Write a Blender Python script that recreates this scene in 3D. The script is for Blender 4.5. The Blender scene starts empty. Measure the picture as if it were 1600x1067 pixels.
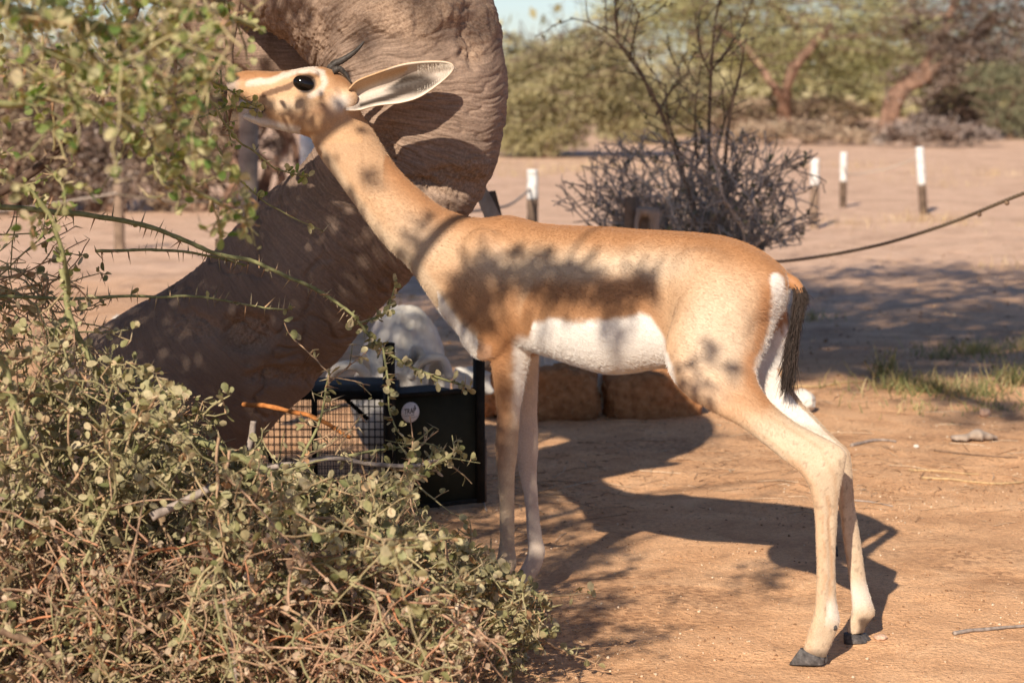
import bpy, math, random
import numpy as np
from mathutils import Vector

# ------------------------------------------------------------------ camera / light
F = 3556.0                      # focal length in photo pixels (1600 wide)
CAMH = 1.18
PITCH = math.atan((533.5 - 130.0) / F)
SUN_EL, SUN_AZ = math.radians(31), math.radians(19)   # light travels towards +Y, a little to +X
scene = bpy.context.scene
C = scene.collection

cam_data = bpy.data.cameras.new('camera')
cam = bpy.data.objects.new('camera', cam_data)
C.objects.link(cam)
cam.location = (0, 0, CAMH)
cam.rotation_euler = (math.pi / 2 - PITCH, 0, 0)
cam_data.sensor_width = 36.0
cam_data.lens = F / 1600 * 36
cam_data.clip_end = 2000
cam_data.dof.use_dof = True
cam_data.dof.focus_distance = 4.95
cam_data.dof.aperture_fstop = 5.6
scene.camera = cam

world = bpy.data.worlds.new('World')
scene.world = world
world.use_nodes = True
wn = world.node_tree
sky = wn.nodes.new('ShaderNodeTexSky')
sky.sky_type = 'NISHITA'
sky.sun_disc = False
sky.sun_elevation = SUN_EL
sky.sun_rotation = math.pi + SUN_AZ
sky.dust_density = 0.3
sky.air_density = 1.0
sky.ozone_density = 1.0
_tint = wn.nodes.new('ShaderNodeMix'); _tint.data_type = 'RGBA'; _tint.blend_type = 'MULTIPLY'; _tint.inputs[0].default_value = 1.0
_tint.inputs[7].default_value = (.86, .97, 1.26, 1)      # camera white balance of the sky light
wn.links.new(sky.outputs[0], _tint.inputs[6])
wn.links.new(_tint.outputs[2], wn.nodes['Background'].inputs[0])
wn.nodes['Background'].inputs[1].default_value = 0.062

SUND = np.array([math.sin(SUN_AZ) * math.cos(SUN_EL), math.cos(SUN_AZ) * math.cos(SUN_EL), -math.sin(SUN_EL)])
sd = bpy.data.lights.new('sun', 'SUN')
sd.energy = 5.0
sd.angle = math.radians(0.6)
sd.color = (1.0, 0.89, 0.75)
sun = bpy.data.objects.new('sun', sd)
C.objects.link(sun)
sun.rotation_euler = Vector(SUND).to_track_quat('-Z', 'Y').to_euler()
sun.location = (-4, -6, 8)

scene.view_settings.view_transform = 'Standard'
scene.view_settings.look = 'None'
scene.view_settings.exposure = 0.62
scene.view_settings.gamma = 1.0
scene.cycles.use_denoising = True
scene.cycles.max_bounces = 6
scene.cycles.transparent_max_bounces = 6

# ------------------------------------------------------------------ projection helpers
FW = np.array([0, math.cos(PITCH), -math.sin(PITCH)])
UP = np.array([0, math.sin(PITCH), math.cos(PITCH)])
RT = np.array([1.0, 0, 0])
CAM = np.array([0, 0, CAMH])


def ray(px, py):
    return FW + RT * ((px - 800.0) / F) - UP * ((py - 533.5) / F)


def P(px, py, Y):
    r = ray(px, py)
    return CAM + r * (Y / r[1])


def G(px, py, z=0.0):
    r = ray(px, py)
    return CAM + r * ((z - CAMH) / r[2])


def project(p):
    p = np.asarray(p, float) - CAM
    d = p @ FW
    return np.stack([800 + F * (p @ RT) / d, 533.5 - F * (p @ UP) / d], -1)


# ------------------------------------------------------------------ numpy noise
def _hash(ix, iy, iz, seed):
    h = (ix.astype(np.int64) * 374761393 + iy.astype(np.int64) * 668265263 + iz.astype(np.int64) * 2147483647 + seed * 1274126177) & 0xffffffff
    h = ((h ^ (h >> 13)) * 1274126177) & 0xffffffff
    h = ((h ^ (h >> 16)) * 2246822519) & 0xffffffff
    return ((h ^ (h >> 15)) & 0xffffff) / float(0xffffff) * 2 - 1


def vnoise(p, seed=0):
    p = np.asarray(p, float)
    i = np.floor(p).astype(np.int64)
    f = p - i
    u = f * f * f * (f * (f * 6 - 15) + 10)
    r = 0
    for dx in (0, 1):
        wx = u[..., 0] if dx else 1 - u[..., 0]
        for dy in (0, 1):
            wy = u[..., 1] if dy else 1 - u[..., 1]
            for dz in (0, 1):
                wz = u[..., 2] if dz else 1 - u[..., 2]
                r = r + wx * wy * wz * _hash(i[..., 0] + dx, i[..., 1] + dy, i[..., 2] + dz, seed)
    return r


def fbm(p, seed=0, octv=4, gain=0.5):
    p = np.asarray(p, float)
    a, r, t = 1.0, 0, 0
    for k in range(octv):
        r = r + a * vnoise(p, seed + k * 17)
        t += a
        a *= gain
        p = p * 2.03 + 7.1
    return r / t


def sstep(a, b, x):
    t = np.clip((x - a) / (b - a + 1e-12), 0, 1)
    return t * t * (3 - 2 * t)


def norm(v):
    v = np.asarray(v, float)
    return v / (np.linalg.norm(v, axis=-1, keepdims=True) + 1e-12)


def ground_z(x, y):
    x = np.asarray(x, float); y = np.asarray(y, float)
    p = np.stack([x, y, np.zeros_like(x)], -1)
    near = 1 - sstep(14, 40, y)
    return fbm(p * 1.1, 3, 3) * 0.022 + fbm(p * 6.0, 5, 3) * 0.008 * near


def GZ(px, py):
    p = G(px, py)
    for _ in range(4):
        p = G(px, py, float(ground_z(p[0], p[1])))
    return p


# ------------------------------------------------------------------ object helpers
def link(o, parent=None):
    C.objects.link(o)
    if parent is not None:
        o.parent = parent
    return o


def tag(o, label, cat, group=None, kind=None):
    if label: o['label'] = label
    if cat: o['category'] = cat
    if group: o['group'] = group
    if kind: o['kind'] = kind
    return o


def empty(name, loc, label, cat, group=None):
    o = bpy.data.objects.new(name, None)
    o.empty_display_size = 0.1
    o.location = tuple(loc)
    link(o)
    return tag(o, label, cat, group)


def make_mesh(name, V, Fc, smooth=False, attrs=None):
    """V (n,3); Fc: list of int arrays (m,k) or a single array"""
    me = bpy.data.meshes.new(name)
    V = np.asarray(V, np.float32)
    if isinstance(Fc, np.ndarray):
        Fc = [Fc]
    Fc = [np.asarray(f, np.int32) for f in Fc if len(f)]
    loops = np.concatenate([f.ravel() for f in Fc])
    tot = np.concatenate([np.full(len(f), f.shape[1], np.int32) for f in Fc])
    start = np.concatenate([[0], np.cumsum(tot)[:-1]]).astype(np.int32)
    me.vertices.add(len(V)); me.vertices.foreach_set('co', V.ravel())
    me.loops.add(len(loops)); me.loops.foreach_set('vertex_index', loops)
    me.polygons.add(len(tot)); me.polygons.foreach_set('loop_start', start)
    me.update(calc_edges=True)
    me.validate()
    if smooth:
        me.polygons.foreach_set('use_smooth', np.ones(len(me.polygons), bool))
    for k, a in (attrs or {}).items():
        a = np.asarray(a, np.float32)
        if a.ndim == 1:
            at = me.attributes.new(k, 'FLOAT', 'POINT'); at.data.foreach_set('value', a)
        elif a.shape[1] == 2:
            at = me.attributes.new(k, 'FLOAT2', 'POINT'); at.data.foreach_set('vector', a.ravel())
        else:
            if a.shape[1] == 3:
                a = np.concatenate([a, np.ones((len(a), 1), np.float32)], 1)
            at = me.attributes.new(k, 'FLOAT_COLOR', 'POINT'); at.data.foreach_set('color', np.ascontiguousarray(a).ravel())
    return me


def mesh_obj(name, V, Fc, mat, parent=None, smooth=False, attrs=None, origin=None):
    V = np.asarray(V, float)
    loc = np.zeros(3)
    if origin is not None:
        loc = np.asarray(origin, float)
    if parent is not None:
        V = V - np.array(parent.matrix_basis.translation) if parent.parent is None else V - np.array(parent.matrix_basis.translation) - np.array(parent.parent.matrix_basis.translation)
    elif origin is not None:
        V = V - loc
    me = make_mesh(name, V, Fc, smooth, attrs)
    o = bpy.data.objects.new(name, me)
    if parent is None and origin is not None:
        o.location = tuple(loc)
    if mat is not None:
        me.materials.append(mat)
    return link(o, parent)


class MB:
    """collects geometry for one mesh"""
    def __init__(s):
        s.V, s.F3, s.F4, s.A, s.n = [], [], [], [], 0

    def add(s, V, F3=None, F4=None, a=None):
        V = np.asarray(V, float)
        s.V.append(V)
        if F3 is not None and len(F3): s.F3.append(np.asarray(F3) + s.n)
        if F4 is not None and len(F4): s.F4.append(np.asarray(F4) + s.n)
        s.A.append(np.full(len(V), 0.5) if a is None else np.broadcast_to(a, (len(V),)))
        s.n += len(V)

    def geo(s):
        F_ = []
        if s.F3: F_.append(np.concatenate(s.F3))
        if s.F4: F_.append(np.concatenate(s.F4))
        return np.concatenate(s.V), F_, np.concatenate(s.A)

    def build(s, name, mat, parent=None, smooth=True, origin=None):
        V, F_, A = s.geo()
        return mesh_obj(name, V, F_, mat, parent, smooth, {'rnd': A}, origin)


def tube(mb, pts, rad, sides=5, a=None, cap=True):
    pts = np.asarray(pts, float); n = len(pts)
    rad = np.broadcast_to(np.asarray(rad, float), (n,))
    t = np.gradient(pts, axis=0); t = norm(t)
    ref = np.array([0.31, 0.22, 0.93])
    if abs(t[0] @ ref) > 0.93: ref = np.array([0.9, 0.3, 0.1])
    u = np.cross(t, ref); u = norm(u)
    v = np.cross(t, u)
    th = np.arange(sides) * 2 * math.pi / sides
    V = pts[:, None] + rad[:, None, None] * (u[:, None] * np.cos(th)[None, :, None] + v[:, None] * np.sin(th)[None, :, None])
    i = np.arange(n - 1)[:, None] * sides; j = np.arange(sides)[None]; k = (j + 1) % sides
    Q = np.stack([i + j, i + k, i + sides + k, i + sides + j], -1).reshape(-1, 4)
    V = V.reshape(-1, 3)
    F3 = []
    if cap:
        V = np.concatenate([V, pts[[0, -1]]])
        b = n * sides
        jj = np.arange(sides); kk = (jj + 1) % sides
        F3 = np.concatenate([np.stack([np.full(sides, b), kk, jj], 1), np.stack([np.full(sides, b + 1), (n - 1) * sides + jj, (n - 1) * sides + kk], 1)])
    mb.add(V, F3, Q, a)


def catmull(pts, m):
    pts = np.asarray(pts, float)
    ext = np.concatenate([2 * pts[:1] - pts[1:2], pts, 2 * pts[-1:] - pts[-2:-1]])
    n = len(pts) - 1
    t = np.linspace(0, n, m); i = np.minimum(t.astype(int), n - 1); f = (t - i)[:, None]
    p0, p1, p2, p3 = ext[i], ext[i + 1], ext[i + 2], ext[i + 3]
    return 0.5 * (2 * p1 + (p2 - p0) * f + (2 * p0 - 5 * p1 + 4 * p2 - p3) * f ** 2 + (3 * p1 - p0 - 3 * p2 + p3) * f ** 3)


def icosphere(sub):
    t = (1 + 5 ** .5) / 2
    V = [(-1, t, 0), (1, t, 0), (-1, -t, 0), (1, -t, 0), (0, -1, t), (0, 1, t), (0, -1, -t), (0, 1, -t), (t, 0, -1), (t, 0, 1), (-t, 0, -1), (-t, 0, 1)]
    Fs = [(0, 11, 5), (0, 5, 1), (0, 1, 7), (0, 7, 10), (0, 10, 11), (1, 5, 9), (5, 11, 4), (11, 10, 2), (10, 7, 6), (7, 1, 8), (3, 9, 4), (3, 4, 2), (3, 2, 6), (3, 6, 8), (3, 8, 9), (4, 9, 5), (2, 4, 11), (6, 2, 10), (8, 6, 7), (9, 8, 1)]
    V = [np.array(v, float) / np.linalg.norm(v) for v in V]
    for _ in range(sub):
        mid = {}; nf = []
        def mp(a, b):
            k = (min(a, b), max(a, b))
            if k not in mid:
                m = V[a] + V[b]; V.append(m / np.linalg.norm(m)); mid[k] = len(V) - 1
            return mid[k]
        for a, b, c in Fs:
            x, y, z = mp(a, b), mp(b, c), mp(c, a)
            nf += [(a, x, z), (b, y, x), (c, z, y), (x, y, z)]
        Fs = nf
    return np.array(V), np.array(Fs)


def box(mb, c, hx, hy, hz, a=None):
    """c centre, hx/hy/hz half-axis vectors"""
    c, hx, hy, hz = (np.asarray(q, float) for q in (c, hx, hy, hz))
    V = np.array([c + i * hx + j * hy + k * hz for i in (-1, 1) for j in (-1, 1) for k in (-1, 1)])
    Q = [(0, 1, 3, 2), (4, 6, 7, 5), (0, 4, 5, 1), (2, 3, 7, 6), (0, 2, 6, 4), (1, 5, 7, 3)]
    mb.add(V, None, np.array(Q), a)


# leaf template: rounded blade, y along the leaf, z normal
LEAF_V = np.array([(0, 0, 0), (-.27, .28, .05), (-.40, .62, .07), (-.22, .93, .03), (0, 1.0, 0), (.22, .93, .03), (.40, .62, .07), (.27, .28, .05), (0, .55, -.03)])
LEAF_F = np.array([(8, 1, 0), (8, 2, 1), (8, 3, 2), (8, 4, 3), (8, 5, 4), (8, 6, 5), (8, 7, 6), (8, 0, 7)])
NARROW_V = np.array([(0, 0, 0), (-.16, .5, .03), (0, 1, 0), (.16, .5, .03)])
NARROW_F = np.array([(0, 2, 1), (0, 3, 2)])


def frames(d, rng, flat=0.0):
    d = norm(d)
    nrm = rng.normal(size=d.shape)
    nrm[:, 2] += flat
    x = norm(np.cross(d, nrm)); z = np.cross(x, d)
    return np.stack([x, d, z], 1)      # rows: local x,y,z axes in world


def scatter(mb, TV, TF, pos, fr, scale, rnd):
    n = len(pos)
    if n == 0: return
    V = pos[:, None] + scale[:, None, None] * np.einsum('kj,njc->nkc', TV, fr)
    Fi = (TF[None] + (np.arange(n) * len(TV))[:, None, None]).reshape(-1, TF.shape[1])
    a = np.repeat(rnd, len(TV))
    if TF.shape[1] == 3: mb.add(V.reshape(-1, 3), Fi, None, a)
    else: mb.add(V.reshape(-1, 3), None, Fi, a)


THORN_V = np.array([(.07, 0, 0), (-.035, 0, .06), (-.035, 0, -.06), (0, 1, 0)])
THORN_F = np.array([(0, 1, 3), (1, 2, 3), (2, 0, 3)])


# ------------------------------------------------------------------ materials
def new_mat(name):
    m = bpy.data.materials.new(name); m.use_nodes = True
    nt = m.node_tree
    return m, nt, nt.nodes['Principled BSDF']


def N(nt, typ, **kw):
    n = nt.nodes.new(typ)
    for k, v in kw.items():
        if k.startswith('i_'):
            key = k[2:]
            key = int(key) if key.isdigit() else key
            n.inputs[key].default_value = v
        else:
            setattr(n, k, v)
    return n


def ramp(nt, src, stops):
    r = N(nt, 'ShaderNodeValToRGB')
    e = r.color_ramp.elements
    while len(e) < len(stops): e.new(0.5)
    for k, (p, c) in enumerate(stops):
        e[k].position = p; e[k].color = (*c, 1) if len(c) == 3 else c
    if src is not None: nt.links.new(src, r.inputs[0])
    return r.outputs[0]


def noise_tex(nt, scale, detail=4, rough=0.55, vec=None, dist=0.0):
    n = N(nt, 'ShaderNodeTexNoise')
    n.inputs['Scale'].default_value = scale; n.inputs['Detail'].default_value = detail
    n.inputs['Roughness'].default_value = rough; n.inputs['Distortion'].default_value = dist
    if vec is not None: nt.links.new(vec, n.inputs['Vector'])
    return n


def mixc(nt, fac, a, b, mode='MIX'):
    m = N(nt, 'ShaderNodeMix', data_type='RGBA', blend_type=mode)
    for s, v in ((0, fac), (6, a), (7, b)):
        if hasattr(v, 'is_linked') or hasattr(v, 'links'): nt.links.new(v, m.inputs[s])
        elif s == 0: m.inputs[0].default_value = v
        else: m.inputs[s].default_value = (*v, 1)
    return m.outputs[2]


def bump(nt, h, strength, dist, bsdf, prev=None):
    b = N(nt, 'ShaderNodeBump')
    b.inputs['Strength'].default_value = strength; b.inputs['Distance'].default_value = dist
    nt.links.new(h, b.inputs['Height'])
    if prev is not None: nt.links.new(prev, b.inputs['Normal'])
    nt.links.new(b.outputs[0], bsdf.inputs['Normal'])
    return b.outputs[0]


def geo_pos(nt):
    return N(nt, 'ShaderNodeNewGeometry').outputs['Position']


def obj_co(nt):
    return N(nt, 'ShaderNodeTexCoord').outputs['Object']


def simple_mat(name, stops, scale=20, rough=0.8, bump_s=0.3, bump_d=0.003, detail=5, spec=0.15):
    m, nt, b = new_mat(name)
    n = noise_tex(nt, scale, detail, 0.6, obj_co(nt))
    nt.links.new(ramp(nt, n.outputs['Fac'], stops), b.inputs['Base Color'])
    b.inputs['Roughness'].default_value = rough
    b.inputs['Specular IOR Level'].default_value = spec
    if bump_s: bump(nt, n.outputs['Fac'], bump_s, bump_d, b)
    return m


def leaf_mat(name, stops, transl=0.35, single=False, rough=0.55, tcol=(1.0, 1.1, 0.5)):
    m, nt, b = new_mat(name)
    if single:
        src = N(nt, 'ShaderNodeObjectInfo').outputs['Random']
    else:
        src = N(nt, 'ShaderNodeAttribute', attribute_name='rnd').outputs['Fac']
    col = ramp(nt, src, stops)
    n = noise_tex(nt, 160, 2, 0.5, geo_pos(nt))
    col = mixc(nt, 0.5, col, mixc(nt, 1.0, col, ramp(nt, n.outputs['Fac'], [(.3, (.55, .55, .5)), (.7, (1.3, 1.25, 1.2))]), 'MULTIPLY'))
    nt.links.new(col, b.inputs['Base Color'])
    b.inputs['Roughness'].default_value = rough
    b.inputs['Specular IOR Level'].default_value = 0.25
    tr = N(nt, 'ShaderNodeBsdfTranslucent')
    nt.links.new(mixc(nt, 1.0, col, tcol, 'MULTIPLY'), tr.inputs['Color'])
    mx = N(nt, 'ShaderNodeMixShader'); mx.inputs[0].default_value = transl
    nt.links.new(b.outputs[0], mx.inputs[1]); nt.links.new(tr.outputs[0], mx.inputs[2])
    nt.links.new(mx.outputs[0], nt.nodes['Material Output'].inputs['Surface'])
    return m


def attr_ramp_mat(name, stops, rough=0.8, bscale=120, bs=0.4, bd=0.002):
    m, nt, b = new_mat(name)
    src = N(nt, 'ShaderNodeAttribute', attribute_name='rnd').outputs['Fac']
    n = noise_tex(nt, bscale, 4, 0.6, geo_pos(nt))
    col = ramp(nt, src, stops)
    col = mixc(nt, 1.0, col, ramp(nt, n.outputs['Fac'], [(.3, (.6, .6, .6)), (.7, (1.25, 1.25, 1.25))]), 'MULTIPLY')
    nt.links.new(col, b.inputs['Base Color'])
    b.inputs['Roughness'].default_value = rough
    b.inputs['Specular IOR Level'].default_value = 0.2
    bump(nt, n.outputs['Fac'], bs, bd, b)
    return m


M = {}
M['stem_green'] = simple_mat('stem_green', [(.3, (.13, .13, .055)), (.6, (.25, .24, .11)), (.8, (.33, .29, .16))], 60)
M['stem_brown'] = simple_mat('stem_brown', [(.3, (.09, .055, .035)), (.7, (.26, .17, .11))], 60)
M['stem_grey'] = simple_mat('stem_grey', [(.3, (.15, .12, .10)), (.7, (.38, .31, .26))], 60)
M['stem_orange'] = simple_mat('stem_orange', [(.3, (.25, .08, .02)), (.7, (.5, .2, .06))], 60)
M['stem_dark'] = simple_mat('stem_dark', [(.3, (.035, .022, .015)), (.7, (.11, .07, .05))], 60)
M['twig_mix'] = attr_ramp_mat('twig_mix', [(0, (.16, .15, .07)), (.35, (.34, .29, .15)), (.6, (.34, .22, .13)), (.85, (.42, .26, .17)), (1, (.44, .17, .075))])
M['thorn'] = attr_ramp_mat('thorn', [(0, (.22, .18, .10)), (.5, (.44, .34, .21)), (1, (.46, .25, .13))])
M['leaf_dusty'] = leaf_mat('leaf_dusty', [(0, (.15, .15, .06)), (.3, (.28, .255, .125)), (.6, (.40, .345, .20)), (.85, (.50, .405, .255)), (1, (.44, .25, .13))], 0.2, tcol=(.95, 1.0, .55))
M['leaf_green'] = leaf_mat('leaf_green', [(0, (.17, .23, .065)), (.3, (.31, .33, .125)), (.55, (.46, .42, .23)), (.8, (.54, .465, .29)), (1, (.58, .48, .33))], 0.4, tcol=(1.0, 1.15, .5))
M['leaf_single'] = leaf_mat('leaf_single', [(0, (.17, .18, .075)), (.35, (.26, .25, .115)), (.7, (.34, .30, .165)), (1, (.40, .335, .205))], 0.22, single=True, tcol=(.9, 1.1, .5))
M['leaf_single_green'] = leaf_mat('leaf_single_green', [(0, (.11, .19, .045)), (.4, (.21, .27, .09)), (.7, (.36, .35, .18)), (1, (.46, .40, .26))], 0.4, single=True, tcol=(1, 1.3, .4))
M['leaf_acacia'] = leaf_mat('leaf_acacia', [(0, (.32, .30, .14)), (.5, (.54, .52, .27)), (1, (.68, .63, .40))], 0.4)
M['leaf_olive'] = leaf_mat('leaf_olive', [(0, (.22, .19, .10)), (.5, (.44, .385, .215)), (1, (.60, .53, .34))], 0.35)
M['leaf_dark'] = leaf_mat('leaf_dark', [(0, (.09, .09, .055)), (.5, (.20, .20, .12)), (1, (.34, .32, .20))], 0.2)
M['leaf_dry'] = leaf_mat('leaf_dry', [(0, (.26, .17, .115)), (.5, (.46, .34, .235)), (1, (.60, .49, .36))], 0.2, tcol=(1, .9, .7))
M['leaf_greybrown'] = leaf_mat('leaf_greybrown', [(0, (.16, .12, .105)), (.5, (.31, .245, .21)), (1, (.46, .385, .335))], 0.15, tcol=(1, .9, .8))
M['twig_grey'] = attr_ramp_mat('twig_grey', [(0, (.20, .165, .135)), (.5, (.40, .335, .275)), (1, (.58, .50, .42))])
M['twig_brown'] = attr_ramp_mat('twig_brown', [(0, (.07, .045, .032)), (.5, (.16, .105, .075)), (1, (.30, .21, .15))])
M['bark_far'] = simple_mat('bark_far', [(.3, (.07, .04, .027)), (.5, (.19, .11, .075)), (.7, (.34, .21, .145))], 7, 0.9, 1.0, .08)
M['rope'] = simple_mat('rope', [(.3, (.10, .075, .05)), (.7, (.24, .18, .12))], 200, 0.9, .6, .003)
M['rope_pale'] = simple_mat('rope_pale', [(.3, (.30, .24, .19)), (.7, (.48, .40, .33))], 200, 0.9)
M['post_dark'] = simple_mat('post_dark', [(.3, (.06, .04, .028)), (.7, (.17, .115, .08))], 14, .9, .6, .01)
M['post_brown'] = simple_mat('post_brown', [(.3, (.12, .08, .055)), (.7, (.27, .19, .135))], 14, .9, .6, .01)
M['post_grey'] = simple_mat('post_grey', [(.3, (.22, .165, .125)), (.7, (.42, .33, .26))], 14, .9, .6, .01)
M['white_paint'] = simple_mat('white_paint', [(.3, (.30, .26, .22)), (.45, (.58, .55, .51)), (.8, (.68, .66, .62))], 22, .7, .4, .006)
M['bone'] = simple_mat('bone', [(.25, (.34, .285, .22)), (.45, (.52, .475, .41)), (.75, (.62, .585, .53))], 14, .8, .35, .008)
M['straw'] = attr_ramp_mat('straw', [(0, (.25, .15, .07)), (.5, (.45, .31, .16)), (1, (.62, .48, .28))])
M['metal_dark'] = simple_mat('metal_dark', [(.3, (.008, .007, .005)), (.7, (.022, .018, .013))], 30, .75, .2, .002, spec=.15)
M['metal_olive'] = simple_mat('metal_olive', [(.3, (.016, .015, .008)), (.7, (.036, .033, .018))], 9, .75, .15, .003, spec=.15)
M['wire'] = simple_mat('wire', [(.3, (.012, .011, .010)), (.7, (.035, .032, .028))], 90, .5, 0, spec=.4)
M['mesh_top'] = simple_mat('mesh_top', [(.3, (.012, .010, .008)), (.7, (.026, .022, .018))], 60, .8, .3, .002)
M['sticker'] = simple_mat('sticker', [(.3, (.62, .60, .57)), (.7, (.74, .72, .70))], 120, .5, 0)
M['ink'] = simple_mat('ink', [(.3, (.012, .012, .012)), (.7, (.03, .03, .03))], 60, .5, 0)
M['grass'] = leaf_mat('grass', [(0, (.12, .14, .05)), (.35, (.22, .22, .09)), (.6, (.38, .29, .14)), (1, (.52, .40, .22))], .25)
M['litter'] = attr_ramp_mat('litter', [(0, (.16, .08, .04)), (.4, (.34, .19, .10)), (.75, (.50, .33, .20)), (1, (.66, .52, .37))])
M['horn'] = simple_mat('horn', [(.3, (.02, .016, .013)), (.7, (.07, .058, .05))], 120, .5, .3, .002)
M['hoof'] = simple_mat('hoof', [(.3, (.025, .022, .02)), (.6, (.10, .09, .085)), (.8, (.2, .18, .16))], 90, .6, .3, .002)


def eye_mat():
    m, nt, b = new_mat('eye')
    b.inputs['Base Color'].default_value = (.006, .004, .003, 1)
    b.inputs['Roughness'].default_value = .09
    b.inputs['Specular IOR Level'].default_value = .3
    return m


M['eye'] = eye_mat()


def ground_mat():
    m, nt, b = new_mat('sand')
    p = geo_pos(nt)
    big = noise_tex(nt, .55, 4, .6, p)
    mid = noise_tex(nt, 5.0, 6, .65, p, .4)
    fine = noise_tex(nt, 120, 3, .7, p)
    grain = noise_tex(nt, 420, 2, .6, p)
    # near sand is redder, far sand paler
    sep = N(nt, 'ShaderNodeSeparateXYZ'); nt.links.new(p, sep.inputs[0])
    far = N(nt, 'ShaderNodeMapRange'); far.inputs[1].default_value = 9.5; far.inputs[2].default_value = 15.0
    wob = N(nt, 'ShaderNodeMath', operation='MULTIPLY_ADD'); wob.inputs[1].default_value = 6.0
    nt.links.new(big.outputs['Fac'], wob.inputs[0])
    sub = N(nt, 'ShaderNodeMath', operation='SUBTRACT'); sub.inputs[1].default_value = 3.0
    nt.links.new(sep.outputs['Y'], sub.inputs[0]); nt.links.new(sub.outputs[0], wob.inputs[2])
    nt.links.new(wob.outputs[0], far.inputs[0])
    c1 = ramp(nt, mid.outputs['Fac'], [(.28, (.50, .268, .136)), (.5, (.67, .385, .205)), (.72, (.74, .455, .258))])
    c2 = ramp(nt, mid.outputs['Fac'], [(.28, (.54, .34, .225)), (.5, (.66, .435, .295)), (.75, (.74, .52, .37))])
    col = mixc(nt, far.outputs[0], c1, c2)
    # grain
    col = mixc(nt, .75, col, mixc(nt, 1.0, col, ramp(nt, fine.outputs['Fac'], [(.25, (.5, .47, .45)), (.5, (1, 1, 1)), (.75, (1.3, 1.3, 1.3))]), 'MULTIPLY'))
    col = mixc(nt, .5, col, mixc(nt, 1.0, col, ramp(nt, grain.outputs['Fac'], [(.3, (.6, .58, .56)), (.7, (1.3, 1.3, 1.3))]), 'MULTIPLY'))
    # organic crumbs patches (dung and leaf dust)
    patch = noise_tex(nt, 1.6, 5, .65, p, .6)
    pm = ramp(nt, patch.outputs['Fac'], [(.46, (0, 0, 0)), (.62, (1, 1, 1))])
    crumb = noise_tex(nt, 60, 4, .7, p)
    cm = ramp(nt, crumb.outputs['Fac'], [(.45, (0, 0, 0)), (.6, (1, 1, 1))])
    mm = N(nt, 'ShaderNodeMath', operation='MULTIPLY'); nt.links.new(pm, mm.inputs[0]); nt.links.new(cm, mm.inputs[1])
    m2 = N(nt, 'ShaderNodeMath', operation='MULTIPLY'); nt.links.new(mm.outputs[0], m2.inputs[0]); m2.inputs[1].default_value = .7
    col = mixc(nt, m2.outputs[0], col, (.17, .085, .045))
    nt.links.new(col, b.inputs['Base Color'])
    b.inputs['Roughness'].default_value = .95
    b.inputs['Specular IOR Level'].default_value = .1
    n1 = bump(nt, mid.outputs['Fac'], .6, .03, b)
    n2 = bump(nt, crumb.outputs['Fac'], .5, .012, b, n1)
    bump(nt, fine.outputs['Fac'], .6, .004, b, n2)
    return m


M['sand'] = ground_mat()


def trunk_mat():
    m, nt, b = new_mat('trunk_bark')
    uv = N(nt, 'ShaderNodeAttribute', attribute_name='suv').outputs['Vector']
    mp = N(nt, 'ShaderNodeMapping'); nt.links.new(uv, mp.inputs[0])
    mp.inputs['Scale'].default_value = (1.0, 16.0, 1.0)
    p = geo_pos(nt)
    lines = noise_tex(nt, 11, 6, .65, mp.outputs[0], .5)
    fine = noise_tex(nt, 160, 4, .65, p)
    big = noise_tex(nt, 4, 4, .55, p)
    c = ramp(nt, lines.outputs['Fac'], [(.25, (.095, .066, .050)), (.40, (.21, .150, .114)), (.62, (.30, .218, .166)), (.8, (.38, .285, .22))])
    c = mixc(nt, .7, c, mixc(nt, 1, c, ramp(nt, big.outputs['Fac'], [(.3, (.66, .6, .56)), (.7, (1.25, 1.2, 1.15))]), 'MULTIPLY'))
    c = mixc(nt, .6, c, mixc(nt, 1, c, ramp(nt, fine.outputs['Fac'], [(.3, (.6, .6, .6)), (.7, (1.3, 1.3, 1.3))]), 'MULTIPLY'))
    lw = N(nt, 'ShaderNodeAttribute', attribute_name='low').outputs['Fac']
    c = mixc(nt, lw, c, ramp(nt, big.outputs['Fac'], [(.3, (.105, .076, .060)), (.7, (.175, .127, .10))]))  # plainer lower bole, with its shade darkened into the bark colour
    rg = N(nt, 'ShaderNodeAttribute', attribute_name='rough').outputs['Fac']
    c = mixc(nt, rg, c, ramp(nt, fine.outputs['Fac'], [(.3, (.16, .095, .06)), (.7, (.40, .28, .195))]))
    nt.links.new(c, b.inputs['Base Color'])
    b.inputs['Roughness'].default_value = .9
    b.inputs['Specular IOR Level'].default_value = .15
    n1 = bump(nt, lines.outputs['Fac'], .35, .010, b)
    bump(nt, fine.outputs['Fac'], .5, .004, b, n1)
    return m


M['trunk'] = trunk_mat()


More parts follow.
